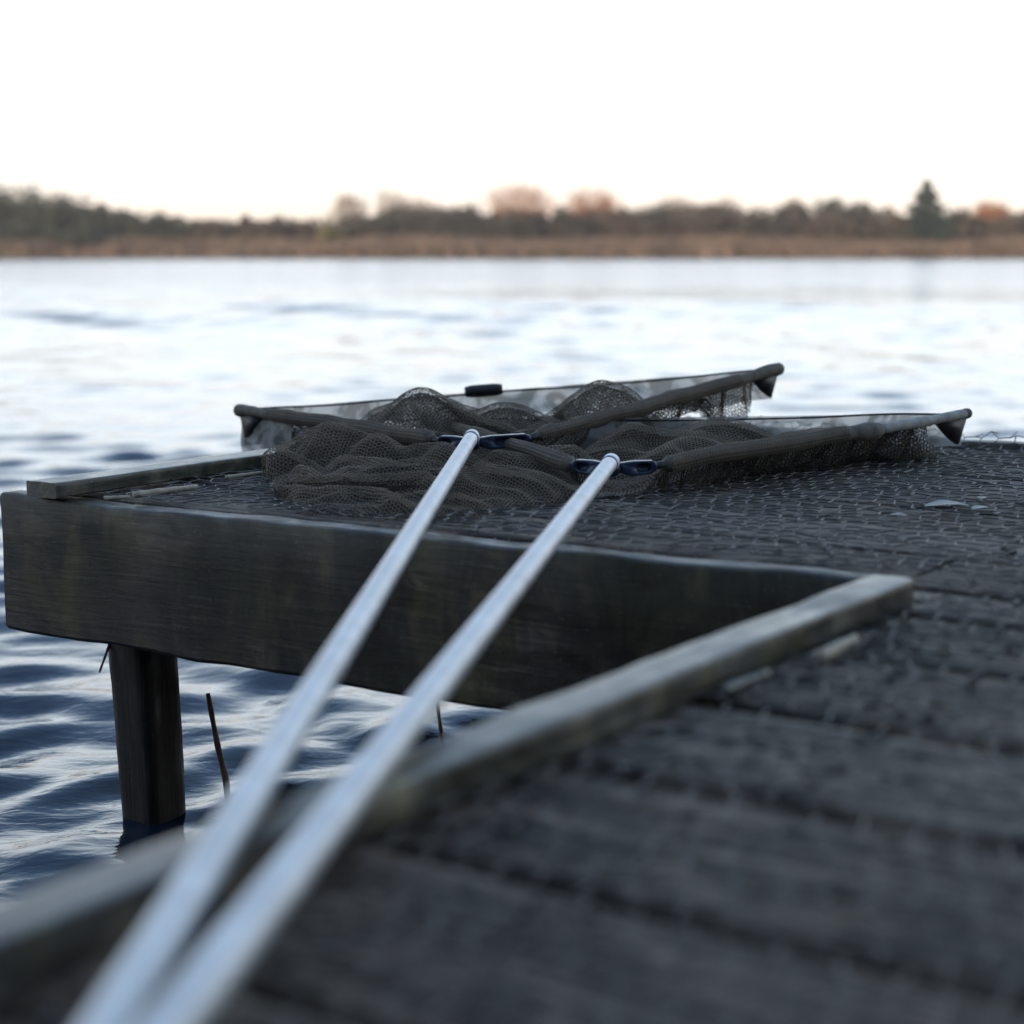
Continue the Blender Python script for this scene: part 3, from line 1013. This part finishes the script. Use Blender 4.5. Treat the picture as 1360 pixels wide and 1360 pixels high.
    zz = ZD + 0.0045 + 0.0028 * (1 + vnoise(q, 35, 22.0)) + 0.0015 * np.abs(vnoise(q, 36, 120.0))
    lift = np.clip((q[:, 1] - YF + 0.03) / 0.05, 0, 1)
    zz = zz + lift * (0.014 + 0.012 * np.abs(vnoise(q, 37, 40.0)))
    P = np.concatenate([q, zz[:, None]], 1).reshape(-1, 2, 3)
    V, Q = strands(P[:, 0], P[:, 1], np.where(tw, 0.0011, 0.0009), 4)
    # dark moss and dirt trapped along the wires
    em = P.mean(1)
    prob = np.where((em[:, 1] < 1.72), 0.16, 0.05) + 0.22 * vnoise(em[:, :2], 41, 5.0)
    kp = r.uniform(size=len(P)) < prob
    for gy in list(gaps) + list(rows[1:-1]):          # nothing bridges the open gaps
        kp &= np.abs(em[:, 1] - gy) > 0.028
    A, B = P[kp, 0].copy(), P[kp, 1].copy()
    A[:, 2] = B[:, 2] = ZD + 0.0042
    e = B - A
    e /= np.linalg.norm(e, axis=1)[:, None]
    pn = np.stack([-e[:, 1], e[:, 0], 0 * e[:, 0]], 1)
    wdt = r.uniform(0.0025, 0.0072, len(A))[:, None]
    mid_ = (A + B) / 2 + pn * r.normal(0, 0.0015, (len(A), 1)) + [0, 0, 0.0014]
    DV = np.stack([A - e * 0.002, mid_ - pn * wdt - [0, 0, 0.0014], B + e * 0.002, mid_ + pn * wdt - [0, 0, 0.0014], mid_], 1).reshape(-1, 3)
    b5 = np.arange(len(A))[:, None] * 5
    DT = np.concatenate([b5 + [0, 1, 4], b5 + [1, 2, 4], b5 + [2, 3, 4], b5 + [3, 0, 4]])
    o = obj('trapped_moss', mesh('trapped_moss', DV, None, DT, mat=MAT['moss']), plat)
    tag(o, kind='stuff')
    o = obj('chicken_wire', mesh('chicken_wire', V, Q, mat=MAT['wire']), plat)
    tag(o, kind='stuff')


build_platform()


# ------------------------------------------------------------------ landing nets
def floor_h(x, y, humps=()):
    """height of whatever lies under the netting: deck, kerb rail, open water beyond the edges."""
    onp = (x > XL - 0.002) & (y > fascia_y(x)) & (y < YF + 0.045)
    z = np.where(onp, ZD + 0.008, 0.10)
    z = np.where((x > XL - 0.005) & (x < -1.911) & (y > 1.66) & (y < YF + 0.02), 0.484, z)
    for (hx, hy, hr, hz) in humps:
        d2 = ((x - hx) ** 2 + (y - hy) ** 2) / hr ** 2
        z = np.where(onp, np.maximum(z, ZD + hz * np.exp(-d2)), z)
    return z


def seg_dist(P, a, b):
    a, b = np.asarray(a, float), np.asarray(b, float)
    d = b[:2] - a[:2]
    t = np.clip(((P - a[:2]) @ d) / (d @ d), 0, 1)
    c = a[:2] + t[:, None] * d
    return np.linalg.norm(P - c, axis=1), a[2] + t * (b[2] - a[2])


def in_poly(P, poly):
    x, y = P[:, 0], P[:, 1]
    inside = np.zeros(len(P), bool)
    n = len(poly)
    for i in range(n):
        (x0, y0), (x1, y1) = poly[i][:2], poly[(i + 1) % n][:2]
        c = ((y0 > y) != (y1 > y)) & (x < (x1 - x0) * (y - y0) / (y1 - y0 + 1e-12) + x0)
        inside ^= c
    return inside


def drape(poly, pins, over, humps, seed, g=0.0098, steps=90, iters=9, lift=0.03, lids=()):
    """slack sheet of netting settling over deck and humps: small position-based cloth solver."""
    r = np.random.default_rng(seed)
    poly = np.asarray(poly, float)
    lo, hi = poly[:, :2].min(0) - g, poly[:, :2].max(0) + g
    nx, ny = int((hi[0] - lo[0]) / g) + 1, int((hi[1] - lo[1]) / g) + 1
    X, Y = np.meshgrid(lo[0] + np.arange(nx) * g, lo[1] + np.arange(ny) * g, indexing='ij')
    XY = np.stack([X, Y], -1).reshape(-1, 2)
    ok = in_poly(XY, poly)
    zp = np.zeros(len(XY))
    pin = np.zeros(len(XY), bool)
    for (a, b) in pins:
        d, z = seg_dist(XY, a, b)
        m = d < g * 0.8
        zp[m] = z[m]
        pin |= m
        ok |= m
    P = np.zeros((len(XY), 3))
    P[:, :2] = XY
    f = floor_h(XY[:, 0], XY[:, 1], humps)
    f = np.maximum(f, ZD)
    P[:, 2] = f + lift + 0.026 * vnoise(np.stack([XY @ RT[:2] * 0.55, XY @ FH[:2] * 1.25], -1), seed, 11.0) + 0.016 * vnoise(np.stack([XY @ RT[:2] * 0.6, XY @ FH[:2] * 1.3], -1), seed + 1, 26.0) + 0.004 * r.normal(size=len(XY))
    P[pin, 2] = zp[pin]
    w = np.where(pin, 0.0, 1.0)
    idx = np.arange(nx * ny).reshape(nx, ny)
    I, J = np.meshgrid(np.arange(nx), np.arange(ny), indexing='ij')
    stretch = over * (1 + 0.10 * vnoise(XY, seed + 2, 5.0))
    groups = []

    def grp(di, dj, stiff):
        i0, i1 = max(0, -di), nx - max(0, di)
        j0, j1 = max(0, -dj), ny - max(0, dj)
        a = idx[i0:i1, j0:j1].ravel()
        b = idx[i0 + di:i1 + di, j0 + dj:j1 + dj].ravel()
        ii, jj = I[i0:i1, j0:j1].ravel(), J[i0:i1, j0:j1].ravel()
        st = abs(di) if di else abs(dj)
        par = ((ii // st) if di else (jj // st)) % 2
        keep = ok[a] & ok[b] & ((w[a] + w[b]) > 0)
        for c in (0, 1):
            m = keep & (par == c)
            rest = math.hypot(di * 0.94, dj * 1.10) * g * 0.5 * (stretch[a[m]] + stretch[b[m]])
            ws = (w[a[m]] + w[b[m]])
            groups.append((a[m], b[m], rest, (w[a[m]] / ws)[:, None], (w[b[m]] / ws)[:, None], stiff))
    grp(1, 0, 0.9)
    grp(0, 1, 0.9)
    grp(1, 1, 0.35)
    grp(1, -1, 0.35)
    grp(2, 0, 0.09)
    grp(0, 2, 0.09)
    vel = np.zeros_like(P)
    fp = ~pin
    for s in range(steps):
        old = P.copy()
        P[fp] += vel[fp]
        P[fp, 2] -= 0.0011
        for _ in range(iters):
            for (a, b, rest, wa, wb, k) in groups:
                d = P[b] - P[a]
                L = np.sqrt((d * d).sum(1)) + 1e-9
                c = d * (k * (L - rest) / L)[:, None]
                P[a] += wa * c
                P[b] -= wb * c
            fl = floor_h(P[:, 0], P[:, 1], humps)
            low = fp & (P[:, 2] < fl)
            P[low, 2] = fl[low]
        for (la, lb, lr, lz) in lids:        # netting stays under poles and spreader blocks
            d, z = seg_dist(P[:, :2], la, lb)
            m = fp & (d < lr) & (P[:, 2] > z - lz)
            P[m, 2] = np.maximum(z[m] - lz, ZD + 0.004)
        vel = (P - old) * 0.80
        low = P[:, 2] <= floor_h(P[:, 0], P[:, 1], humps) + 0.001
        vel[low, :2] *= 0.3
    G = P.reshape(nx, ny, 3)
    okg = ok.reshape(nx, ny)
    for _ in range(1):          # light smoothing
        A = G.copy()
        m = okg[1:-1, 1:-1] & okg[:-2, 1:-1] & okg[2:, 1:-1] & okg[1:-1, :-2] & okg[1:-1, 2:] & ~pin.reshape(nx, ny)[1:-1, 1:-1]
        av = (G[:-2, 1:-1] + G[2:, 1:-1] + G[1:-1, :-2] + G[1:-1, 2:]) / 4
        A[1:-1, 1:-1][m] = 0.5 * G[1:-1, 1:-1][m] + 0.5 * av[m]
        G = A
    return dict(G=G, ok=okg, lo=lo, g=g, nx=nx, ny=ny, over=over)


def netting(sh, cell, rad, rot, off=(0, 0, 0), shift=0.0):
    """knotted hex netting carried on a draped sheet; returns strand mesh arrays."""
    G, ok, lo, g, nx, ny, over = (sh[k] for k in ('G', 'ok', 'lo', 'g', 'nx', 'ny', 'over'))
    W, Hh = nx * g, ny * g
    D = math.hypot(W, Hh) * 0.55
    E, tw = hex_edges(-D, D, -D, D, cell / over, 0.9)
    q = E.reshape(-1, 2)
    c, s = math.cos(rot), math.sin(rot)
    q = q @ np.array([[c, s], [-s, c]]) + [W / 2 + shift, Hh / 2 + shift]
    q = q + np.stack([vnoise(q, 51, 60.0), vnoise(q, 52, 60.0)], 1) * 0.0009
    u, v = q[:, 0] / g, q[:, 1] / g
    i, j = np.floor(u).astype(int), np.floor(v).astype(int)
    good = (i >= 0) & (j >= 0) & (i < nx - 1) & (j < ny - 1)
    i, j = np.clip(i, 0, nx - 2), np.clip(j, 0, ny - 2)
    good &= ok[i, j] & ok[i + 1, j] & ok[i, j + 1] & ok[i + 1, j + 1]
    a, b = (u - i)[:, None], (v - j)[:, None]
    p = G[i, j] * (1 - a) * (1 - b) + G[i + 1, j] * a * (1 - b) + G[i, j + 1] * (1 - a) * b + G[i + 1, j + 1] * a * b
    p = p + np.array(off)
    p = p.reshape(-1, 2, 3)
    good = good.reshape(-1, 2).all(1)
    p = p[good]
    return strands(p[:, 0], p[:, 1], rad, 3)


def lerp(a, b, t):
    return np.asarray(a) + (np.asarray(b) - np.asarray(a)) * t


B1, K1 = onz(627, 580, 0.514), onz(303, 1105, 0.4945)
B2, K2 = onz(812, 613, 0.508), onz(428, 1105, 0.4945)
L1, R1 = onz(318, 545, 0.503), onz(1034, 490, 0.580)
R2 = onz(1285, 549, 0.530)
L2 = np.array([-1.90, 2.50, 0.50])


def wing(root, hub, d, length, name='spreader_wing'):
    """one side of the spreader block: a flat arm with raised rim round a sunk slot on the outer face."""
    d = nrm(d)
    up = np.array([0, 0, 1.0])
    n = nrm(np.cross(d, up))          # outward, horizontal
    if n @ (CAM - hub) < 0:
        n = -n
    up = nrm(np.cross(n, d))
    if up[2] < 0:
        up = -up
    t = 0.007
    out = [(0.010, -0.006), (0.026, -0.012), (length * 0.86, -0.0095), (length, -0.004), (length, 0.006), (length * 0.9, 0.0095), (0.03, 0.0095), (0.010, 0.007)]
    inn = [(0.034, -0.003), (0.038, -0.0075), (length * 0.82, -0.006), (length * 0.88, -0.003), (length * 0.88, 0.003), (length * 0.82, 0.006), (0.042, 0.006), (0.034, 0.004)]
    V = []
    for ring, dep in ((out, -t), (out, t - 0.001), ([(x * 0.995 + 0.0002, y * 0.93) for x, y in out], t), (inn, t), (inn, t - 0.006)):
        V += [hub + d * x + up * y + n * dep for x, y in ring]
    Q = []
    m = len(out)
    for k in range(4):
        for i in range(m):
            j = (i + 1) % m
            Q.append([k * m + i, k * m + j, (k + 1) * m + j, (k + 1) * m + i])
    me = mesh(name, V, Q, None, [list(range(m))[::-1], list(range(4 * m, 5 * m))], MAT['navy'], smooth=False)
    o = obj(name, me, root)
    return d, length


def sleeve_path(a, b, n=40, sag=0.0, seed=0):
    t = np.linspace(0, 1, n)
    p = lerp(np.asarray(a)[None], np.asarray(b)[None], t[:, None])
    p[:, 2] += -sag * np.sin(np.pi * t)
    p += np.stack([vnoise(p, seed + k, 9.0) for k in range(3)], 1) * 0.003
    return p


def hanging_panel(name, a, b, drop, mat, root, seed, n=70, m=9, lean=(0, 0, 0), taper=(1, 1)):
    """band of fine mesh hanging from a taut cord, with soft creases and a real hem."""
    t = np.linspace(0, 1, n)
    s = np.linspace(0, 1, m)
    T, S = np.meshgrid(t, s, indexing='ij')
    P = lerp(np.asarray(a), np.asarray(b), T[..., None])
    dp = drop * (taper[0] + (taper[1] - taper[0]) * T) * (1 + 0.18 * vnoise(np.stack([T, 0 * T], -1), seed, 7.0))
    cross = nrm(np.cross(np.asarray(b) - np.asarray(a), [0, 0, 1.0]))
    crease = 0.010 * vnoise(np.stack([T * 9, S * 1.5], -1), seed + 1, 1.5) * S
    P = P + np.array([0, 0, -1.0]) * (dp * S)[..., None] + cross * crease[..., None] + np.asarray(lean) * S[..., None]
    V = P.reshape(-1, 3)
    i, j = np.arange(n - 1)[:, None] * m, np.arange(m - 1)[None]
    Q = np.stack([i + j, i + j + 1, i + m + j + 1, i + m + j], -1).reshape(-1, 4)
    o = obj(name, mesh(name, V, Q, mat=mat), root)
    return o


def corner_tip(root, arm_from, tip, rad, drop):
    """rounded end of the arm with the dark corner pocket of the net hanging from it."""
    d = nrm(tip - arm_from)
    t = np.linspace(-1, 1, 13)
    path = tip + d[None] * (t[:, None] * rad * 1.5 - rad * 0.6)
    tube('arm_tip', path, rad * 1.25 * np.sqrt(np.clip(1 - np.clip(t, -0.8, 1) ** 4 * 0.98, 0.02, 1)), MAT['sleeve'], root, 14)
    a, b = tip - d * 0.006, tip - d * 0.085
    w = nrm(np.cross(d, [0, 0, 1])) * 0.004
    low = tip - d * 0.026 + np.array([0, 0, -drop])
    low2 = tip - d * 0.050 + np.array([0, 0, -drop * 0.72])
    pts = [a + [0, 0, -0.006], low, low2, b + [0, 0, -0.008]]
    V = [p + w for p in pts] + [p - w for p in pts]
    Q = [[0, 1, 2, 3], [7, 6, 5, 4]] + [[i, 4 + i, 4 + (i + 1) % 4, (i + 1) % 4] for i in range(4)]
    obj('corner_pocket', mesh('corner_pocket', V, Q, mat=MAT['black'], smooth=False), root)


def landing_net(label, B, K, L, R, end, sleeve_l, sleeve_r):
    root = empty('landing_net', (B[0], B[1], ZD), label, 'landing net', 'landing nets on the platform')
    ax = nrm(B - K)
    far_end = K - ax * end
    # handle: long aluminium tube, collar and rounded pale cap at the block
    n = 60
    path = lerp(far_end[None], (B - ax * 0.030)[None], np.linspace(0, 1, n)[:, None])
    h = tube('handle', path, 0.0110, MAT['alu'], root, 32)
    tube('collar_ring', lerp((B - ax * 0.034)[None], (B - ax * 0.026)[None], np.linspace(0, 1, 4)[:, None]), [0.0112, 0.0122, 0.0122, 0.0112], MAT['collar'], h, 32)
    t = np.linspace(0, 1, 16)
    cp = lerp((B - ax * 0.0265)[None], (B + ax * 0.014)[None], t[:, None])
    tube('end_cap', cp, 0.0123 * np.sqrt(np.clip(1 - np.clip((t - 0.55) / 0.45, 0, 1) ** 2 * 0.985, 0, 1)), MAT['cap'], h, 32)
    # spreader block
    hub = B + ax * 0.006 + np.array([0, 0, -0.010])
    hp = lerp((hub - ax * 0.012)[None], (hub + ax * 0.022)[None], np.linspace(0, 1, 6)[:, None])
    tube('spreader_hub', hp, [0.009, 0.0125, 0.0135, 0.0135, 0.0125, 0.009], MAT['navy'], root, 16)
    perp = nrm(np.cross(ax, [0, 0, 1.0]))
    for tip, wl, sg in ((L, sleeve_l, -1), (R, sleeve_r, 1)):
        wd = nrm(sg * perp * 0.75 + nrm(tip - hub) * 0.38)
        wing(root, hub, wd, wl)
        we = hub + wd * (wl - 0.012)
        d = tip - we
        dn = nrm(d)
        tube('arm', lerp(we[None], tip[None], np.linspace(0, 1, 24)[:, None]), 0.0056, MAT['black'], root, 10)
        sp = sleeve_path(we + dn * 0.03, tip, 60, 0.0, 5)
        rad = 0.0105 + 0.0022 * vnoise(sp, 6, 14.0) + 0.0012 * vnoise(sp, 9, 60.0)
        rad[0] *= 0.6
        s_end = 1.0
        if sg > 0 and tip is R2:         # on this arm the thick sleeve is pushed back; pale cloth covers the end
            s_end = 0.70
            sp = sleeve_path(we + dn * 0.03, lerp(we, tip, s_end), 60, 0.0, 5)
            tt = np.linspace(0, 1, 60)
            rad = (0.0112 + 0.0018 * vnoise(sp, 6, 14.0)) * (1 + 0.55 * np.exp(-((tt - 0.93) / 0.06) ** 2))
            rad[-1] *= 0.35
            rad[-2] *= 0.75
            rad[0] *= 0.6
            ep = sleeve_path(lerp(we, tip, s_end - 0.01), tip, 24, 0.0, 15)
            tube('tip_cloth', ep, 0.0088 + 0.0012 * vnoise(ep, 4, 40.0), MAT['tipcloth'], root, 12)
        sl = tube('arm_sleeve', sp, rad, MAT['sleeve'], root, 14)
        # fine netting stitched round the sleeve
        ln_ = (np.linalg.norm(tip - we) - 0.03) * s_end
        E, _ = hex_edges(0.01, ln_ * 0.80, 0, 0.069, 0.0062, 0.9)
        q = E.reshape(-1, 2)
        tq = np.clip(q[:, 0] / ln_, 0, 1)
        cc = np.stack([np.interp(tq, np.linspace(0, 1, 60), sp[:, c]) for c in range(3)], 1)
        rq = np.interp(tq, np.linspace(0, 1, 60), rad) + 0.0011
        sd = nrm(np.cross(dn, [0, 0, 1.0]))
        upn = np.cross(sd, dn)
        an = q[:, 1] / 0.0675 * 2 * math.pi
        pq = (cc + rq[:, None] * (sd * np.cos(an)[:, None] + upn * np.sin(an)[:, None])).reshape(-1, 2, 3)
        V, Q = strands(pq[:, 0], pq[:, 1], 0.00055, 3)
        obj('sleeve_mesh', mesh('sleeve_mesh', V, Q, mat=MAT['net']), sl)['kind'] = 'stuff'
        corner_tip(root, hub, tip, 0.0072 if tip is R2 else 0.0100, 0.050)
    return root, hub


def build_nets():
    n1, h1 = landing_net('uppermost landing net with pale pole, its other tip overhanging the kerb rail', B1, K1, L1, R1, 0.50, 0.058, 0.094)
    n2, h2 = landing_net('landing net tucked partly under the other, pale pole, grey cloth band at its tip', B2, K2, L2, R2, 0.55, 0.060, 0.064)
    # front cords with hanging fine mesh bands
    for (root, a, b, drop, lean, tp) in ((n1, L1, R1, 0.062, FH * 0.02, (1.0, 0.9)), (n2, L2, R2, 0.066, FH * 0.0, (1, 0.8))):
        tube('front_cord', sleeve_path(a, b, 50, 0.004, 3), 0.0017, MAT['black'], root, 8)
        hanging_panel('mesh_band', lerp(a, b, 0.004), lerp(a, b, 0.992), drop, MAT['panel'], root, 77, lean=lean, taper=tp)
    # float tab clipped on the upper cord
    c = lerp(L1, R1, 0.452)
    d = nrm(R1 - L1)
    tube('cord_float', lerp((c - d * 0.036)[None], (c + d * 0.036)[None], np.linspace(0, 1, 8)[:, None]) + [0, 0, 0.002], [0.009, 0.0115, 0.012, 0.012, 0.012, 0.012, 0.0115, 0.009], MAT['black'], n1, 12)
    # pale cloth hanging off the corner beyond the kerb
    hanging_panel('corner_cloth', L1 + [0.004, 0, -0.005], lerp(L1, h1, 0.26) + [0, 0, -0.005], 0.088, MAT['panel'], n1, 91, n=30, taper=(1.0, 0.9))

    lids = []
    for hub, bb, kk, ll, rr in ((h1, B1, K1, L1, R1), (h2, B2, K2, L2, R2)):
        lids.append((bb + nrm(bb - kk) * 0.03, kk, 0.026, 0.016))
        for tip in (ll, rr):
            pp = nrm(np.cross(nrm(bb - kk), [0, 0, 1.0])) * (1 if tip is rr else -1)
            lids.append((hub, hub + nrm(pp * 0.75 + nrm(tip - hub) * 0.38) * 0.09, 0.024, 0.016))

    def bag(root, name, poly, pins, over, humps, seed, rot, layers=2, lift=0.03):
        sh = drape(poly, pins, over, humps, seed, lift=lift, lids=lids)
        Vs, Qs, o = [], [], 0
        V, Q = netting(sh, 0.0066, 0.00062, rot)
        obj(name, mesh(name, V, Q, mat=MAT['net']), root)['kind'] = 'stuff'
        if layers > 1:
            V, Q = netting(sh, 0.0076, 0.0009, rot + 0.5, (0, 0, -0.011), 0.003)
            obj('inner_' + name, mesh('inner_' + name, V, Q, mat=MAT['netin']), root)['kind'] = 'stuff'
        return sh

    def px(x, y, z=ZD):
        return tuple(onz(x, y, z))
    dl1 = nrm(L1 - h1)
    dr1 = nrm(R1 - h1)
    dr2 = nrm(R2 - h2)
    dl2 = nrm(L2 - h2)
    # net 1, inside of the V
    hump1 = [(-1.62, 2.64, 0.095, 0.128), (-1.86, 2.43, 0.10, 0.118), (-1.75, 2.52, 0.10, 0.090), (-1.97, 2.44, 0.08, 0.075), (-1.55, 2.45, 0.08, 0.06), (-1.58, 2.84, 0.09, 0.10)]
    pin = [(h1 + dl1 * 0.10, L1), (h1 + dr1 * 0.10, R1)]
    bag(n1, 'net_bag', [h1[:2], L1[:2], lerp(L1, R1, 0.3)[:2] - FH[:2] * 0.02, lerp(L1, R1, 0.75)[:2] - FH[:2] * 0.06, R1[:2]], pin, 1.28, hump1, 1, 0.3)
    # net 1, slack spilling forward of the left arm, over the kerb and down on the deck
    fr = [px(352, 640), px(366, 664), px(402, 684), px(470, 690), px(560, 692), px(640, 686), px(720, 676), px(800, 664)]
    pin = [(h1 + dl1 * 0.06, h1 + dl1 * 0.50)] + list(zip(fr[:-1], fr[1:]))
    hump2 = [(-1.62, 2.02, 0.13, 0.036), (-1.45, 2.04, 0.13, 0.032), (-1.82, 2.13, 0.05, 0.085), (-1.72, 2.13, 0.05, 0.072), (-1.60, 2.16, 0.06, 0.060), (-1.48, 2.18, 0.08, 0.045), (-1.81, 2.00, 0.040, 0.060), (-1.38, 2.05, 0.07, 0.035)]
    kpt = np.array([-1.93, 2.13])
    poly = [tuple(kpt)] + [p[:2] for p in fr] + [tuple(h2[:2] + [0.02, -0.02]), tuple(h2[:2] + [-0.06, 0.10]), tuple(h1[:2] + [0.14, 0.02]), tuple(h1[:2]), tuple((h1 + dl1 * 0.5)[:2])]
    bag(n1, 'net_bag', poly, pin, 1.22, hump2, 2, -0.2)
    # net 2, inside of the V and up to the cord
    hump3 = [(-1.30, 2.38, 0.09, 0.066), (-1.33, 2.54, 0.10, 0.074), (-1.24, 2.68, 0.09, 0.052), (-1.42, 2.42, 0.09, 0.055), (-1.20, 2.84, 0.10, 0.030), (-1.45, 2.25, 0.07, 0.04)]
    pin = [(h2 + dr2 * 0.11, R2), (h2 + dl2 * 0.10, h2 + dl2 * 0.32)]
    bag(n2, 'net_bag', [h2[:2], (h2 + dl2 * 0.32)[:2], (-1.55, 2.62), (-1.36, 2.93), (-1.20, 2.99), lerp(h2, R2, 0.86)[:2]], pin, 1.28, hump3, 3, 0.15)
    # net 2, roll of slack in front of the right arm
    fr = [px(812, 662), px(860, 660), px(930, 646), px(1010, 631), px(1100, 613), px(1192, 597)]
    pin = [(h2 + dr2 * 0.10, h2 + dr2 * 0.66)] + list(zip(fr[:-1], fr[1:]))
    poly = [p[:2] for p in fr] + [tuple((h2 + dr2 * 0.70)[:2]), tuple((h2 + dr2 * 0.3)[:2]), tuple(h2[:2] + [-0.03, 0.0])]
    bag(n2, 'net_bag', poly, pin, 1.20, [], 4, 0.45, lift=0.035)


build_nets()


# ------------------------------------------------------------------ small things
def stick(name, label, cat, pts, rad, mat, group=None):
    P = np.array(pts, float)
    t = np.linspace(0, 1, 14)
    k = np.linspace(0, 1, len(P))
    path = np.stack([np.interp(t, k, P[:, c]) for c in range(3)], 1)
    for _ in range(2):
        path[1:-1] = (path[:-2] + 2 * path[1:-1] + path[2:]) / 4
    V, Q, C = sweep(path, rad * (1 + 0.12 * np.sin(t * 23)) * (1.05 - 0.35 * t), 8)
    o = obj(name, mesh(name, V, Q, None, C, mat))
    tag(o, label, cat, group)
    return o


w0 = onz(303, 1042, 0.0)
d0 = np.linalg.norm(w0[:2])
u0 = w0 - CAM


def at_dist(x, y, ref):
    """point on the ray of a pixel at the same horizontal distance as a known base point."""
    d = FW + RT * (x - CEN) / F_PX + CU * (CEN - y) / F_PX
    return CAM + d * (np.linalg.norm((ref - CAM)[:2]) / np.linalg.norm(d[:2]))


stick('reed_stalk', 'tall brown broken reed stalk standing in the water by the round post', 'reed',
      [w0 - [0, 0, 0.15], w0, at_dist(293, 1010, w0), at_dist(284, 965, w0), at_dist(276, 921, w0)], 0.0052, MAT['stem'])
w1 = onz(588, 992, 0.0)
stick('reed_stalk', 'short dark reed stub in the water under the platform edge', 'reed', [w1 - [0, 0, 0.1], w1, at_dist(585, 965, w1), at_dist(580, 932, w1)], 0.004, MAT['stem'])
w2 = np.array([-1.878, fascia_y(-1.87) + 0.10, 0.0])
stick('reed_stalk', 'thin dark reed blade caught between the round post and the fascia board', 'reed', [at_dist(149, 846, w2), at_dist(141, 868, w2), at_dist(132, 893, w2)], 0.0022, MAT['stem'])

a, b = onz(1088, 873, 0.462), onz(1136, 848, 0.464)
stick('stick', 'short pale broken stick on the walkway against the kerb rail', 'stick', [a, lerp(a, b, 0.5), b], 0.0055, MAT['straw'])
a, b = onz(958, 918, 0.459), onz(1020, 894, 0.460)
stick('stick', 'dull grey twig along the foot of the kerb rail', 'stick', [a, lerp(a, b, 0.5), b], 0.0045, MAT['kerb'])
for i, (p, q, lab) in enumerate([((178, 657), (262, 646), 'long pale reed straw along the foot of the far kerb rail'), ((138, 662), (172, 660), 'short pale reed straw by the platform corner'),
                                 ((300, 634), (352, 627), 'thin pale straw lying beside the heaped net')]):
    a, b = onz(*p, 0.461), onz(*q, 0.463)
    stick('straw', lab, 'straw', [a, lerp(a, b, 0.5) + [0, 0.004, 0], b], 0.0048 if i == 0 else 0.0032, MAT['straw'])


def leaf(label, c, s, az, seed):
    r = np.random.default_rng(seed)
    n, m = 9, 5
    T, S = np.meshgrid(np.linspace(0, 1, n), np.linspace(-1, 1, m), indexing='ij')
    wd = np.sin(np.pi * np.clip(T * 0.96 + 0.02, 0, 1)) ** 0.7 * 0.36
    x, y = (T - 0.5) * s, S * wd * s
    z = 0.04 * s * (S ** 2) * (wd / 0.36) + 0.05 * s * np.sin(T * 3)
    ca, sa = math.cos(az), math.sin(az)
    V = np.stack([c[0] + x * ca - y * sa, c[1] + x * sa + y * ca, c[2] + z], -1).reshape(-1, 3)
    V = np.concatenate([V, V - [0, 0, 0.0006]])
    i, j = np.arange(n - 1)[:, None] * m, np.arange(m - 1)[None]
    Q = np.stack([i + j, i + m + j, i + m + j + 1, i + j + 1], -1).reshape(-1, 4)
    Q = np.concatenate([Q, Q[:, ::-1] + n * m])
    tag(obj('fallen_leaf', mesh('fallen_leaf', V, Q, mat=MAT['leaf'])), label, 'leaf')


leaf('larger pale curled leaf lying on the wired deck', onz(1258, 672, 0.460), 0.060, math.radians(36), 1)
leaf('smaller pale leaf scrap next to the larger leaf', onz(1303, 675, 0.459), 0.030, math.radians(60), 2)
leaf('small crumpled whitish leaf standing on the wire mesh', onz(1304, 661, 0.464), 0.018, math.radians(110), 3)
leaf('dull leaf scrap near the middle of the deck', onz(1193, 684, 0.459), 0.022, math.radians(10), 4)



# ------------------------------------------------------------------ thin damp air over the lake
def build_haze():
    x0, x1, y0, y1, z0, z1 = -640, 640, -440, 640, -3.0, 16.0
    V = [(x, y, z) for z in (z0, z1) for (x, y) in ((x0, y0), (x1, y0), (x1, y1), (x0, y1))]
    Q = [[3, 2, 1, 0], [4, 5, 6, 7]] + [[i, (i + 1) % 4, 4 + (i + 1) % 4, 4 + i] for i in range(4)]
    m = bpy.data.materials.new('lake_air')
    m.use_nodes = True
    nt = m.node_tree
    nt.nodes.remove(nt.nodes['Principled BSDF'])
    pv = nt.nodes.new('ShaderNodeVolumePrincipled')
    pv.inputs['Color'].default_value = (0.95, 0.95, 0.96, 1)
    pv.inputs['Density'].default_value = 0.00030
    nt.links.new(pv.outputs[0], nt.nodes['Material Output'].inputs['Volume'])
    o = obj('haze', mesh('haze', V, Q, mat=m, smooth=False))
    tag(o, 'thin pale damp air over the lake', 'haze', kind='stuff')


build_haze()
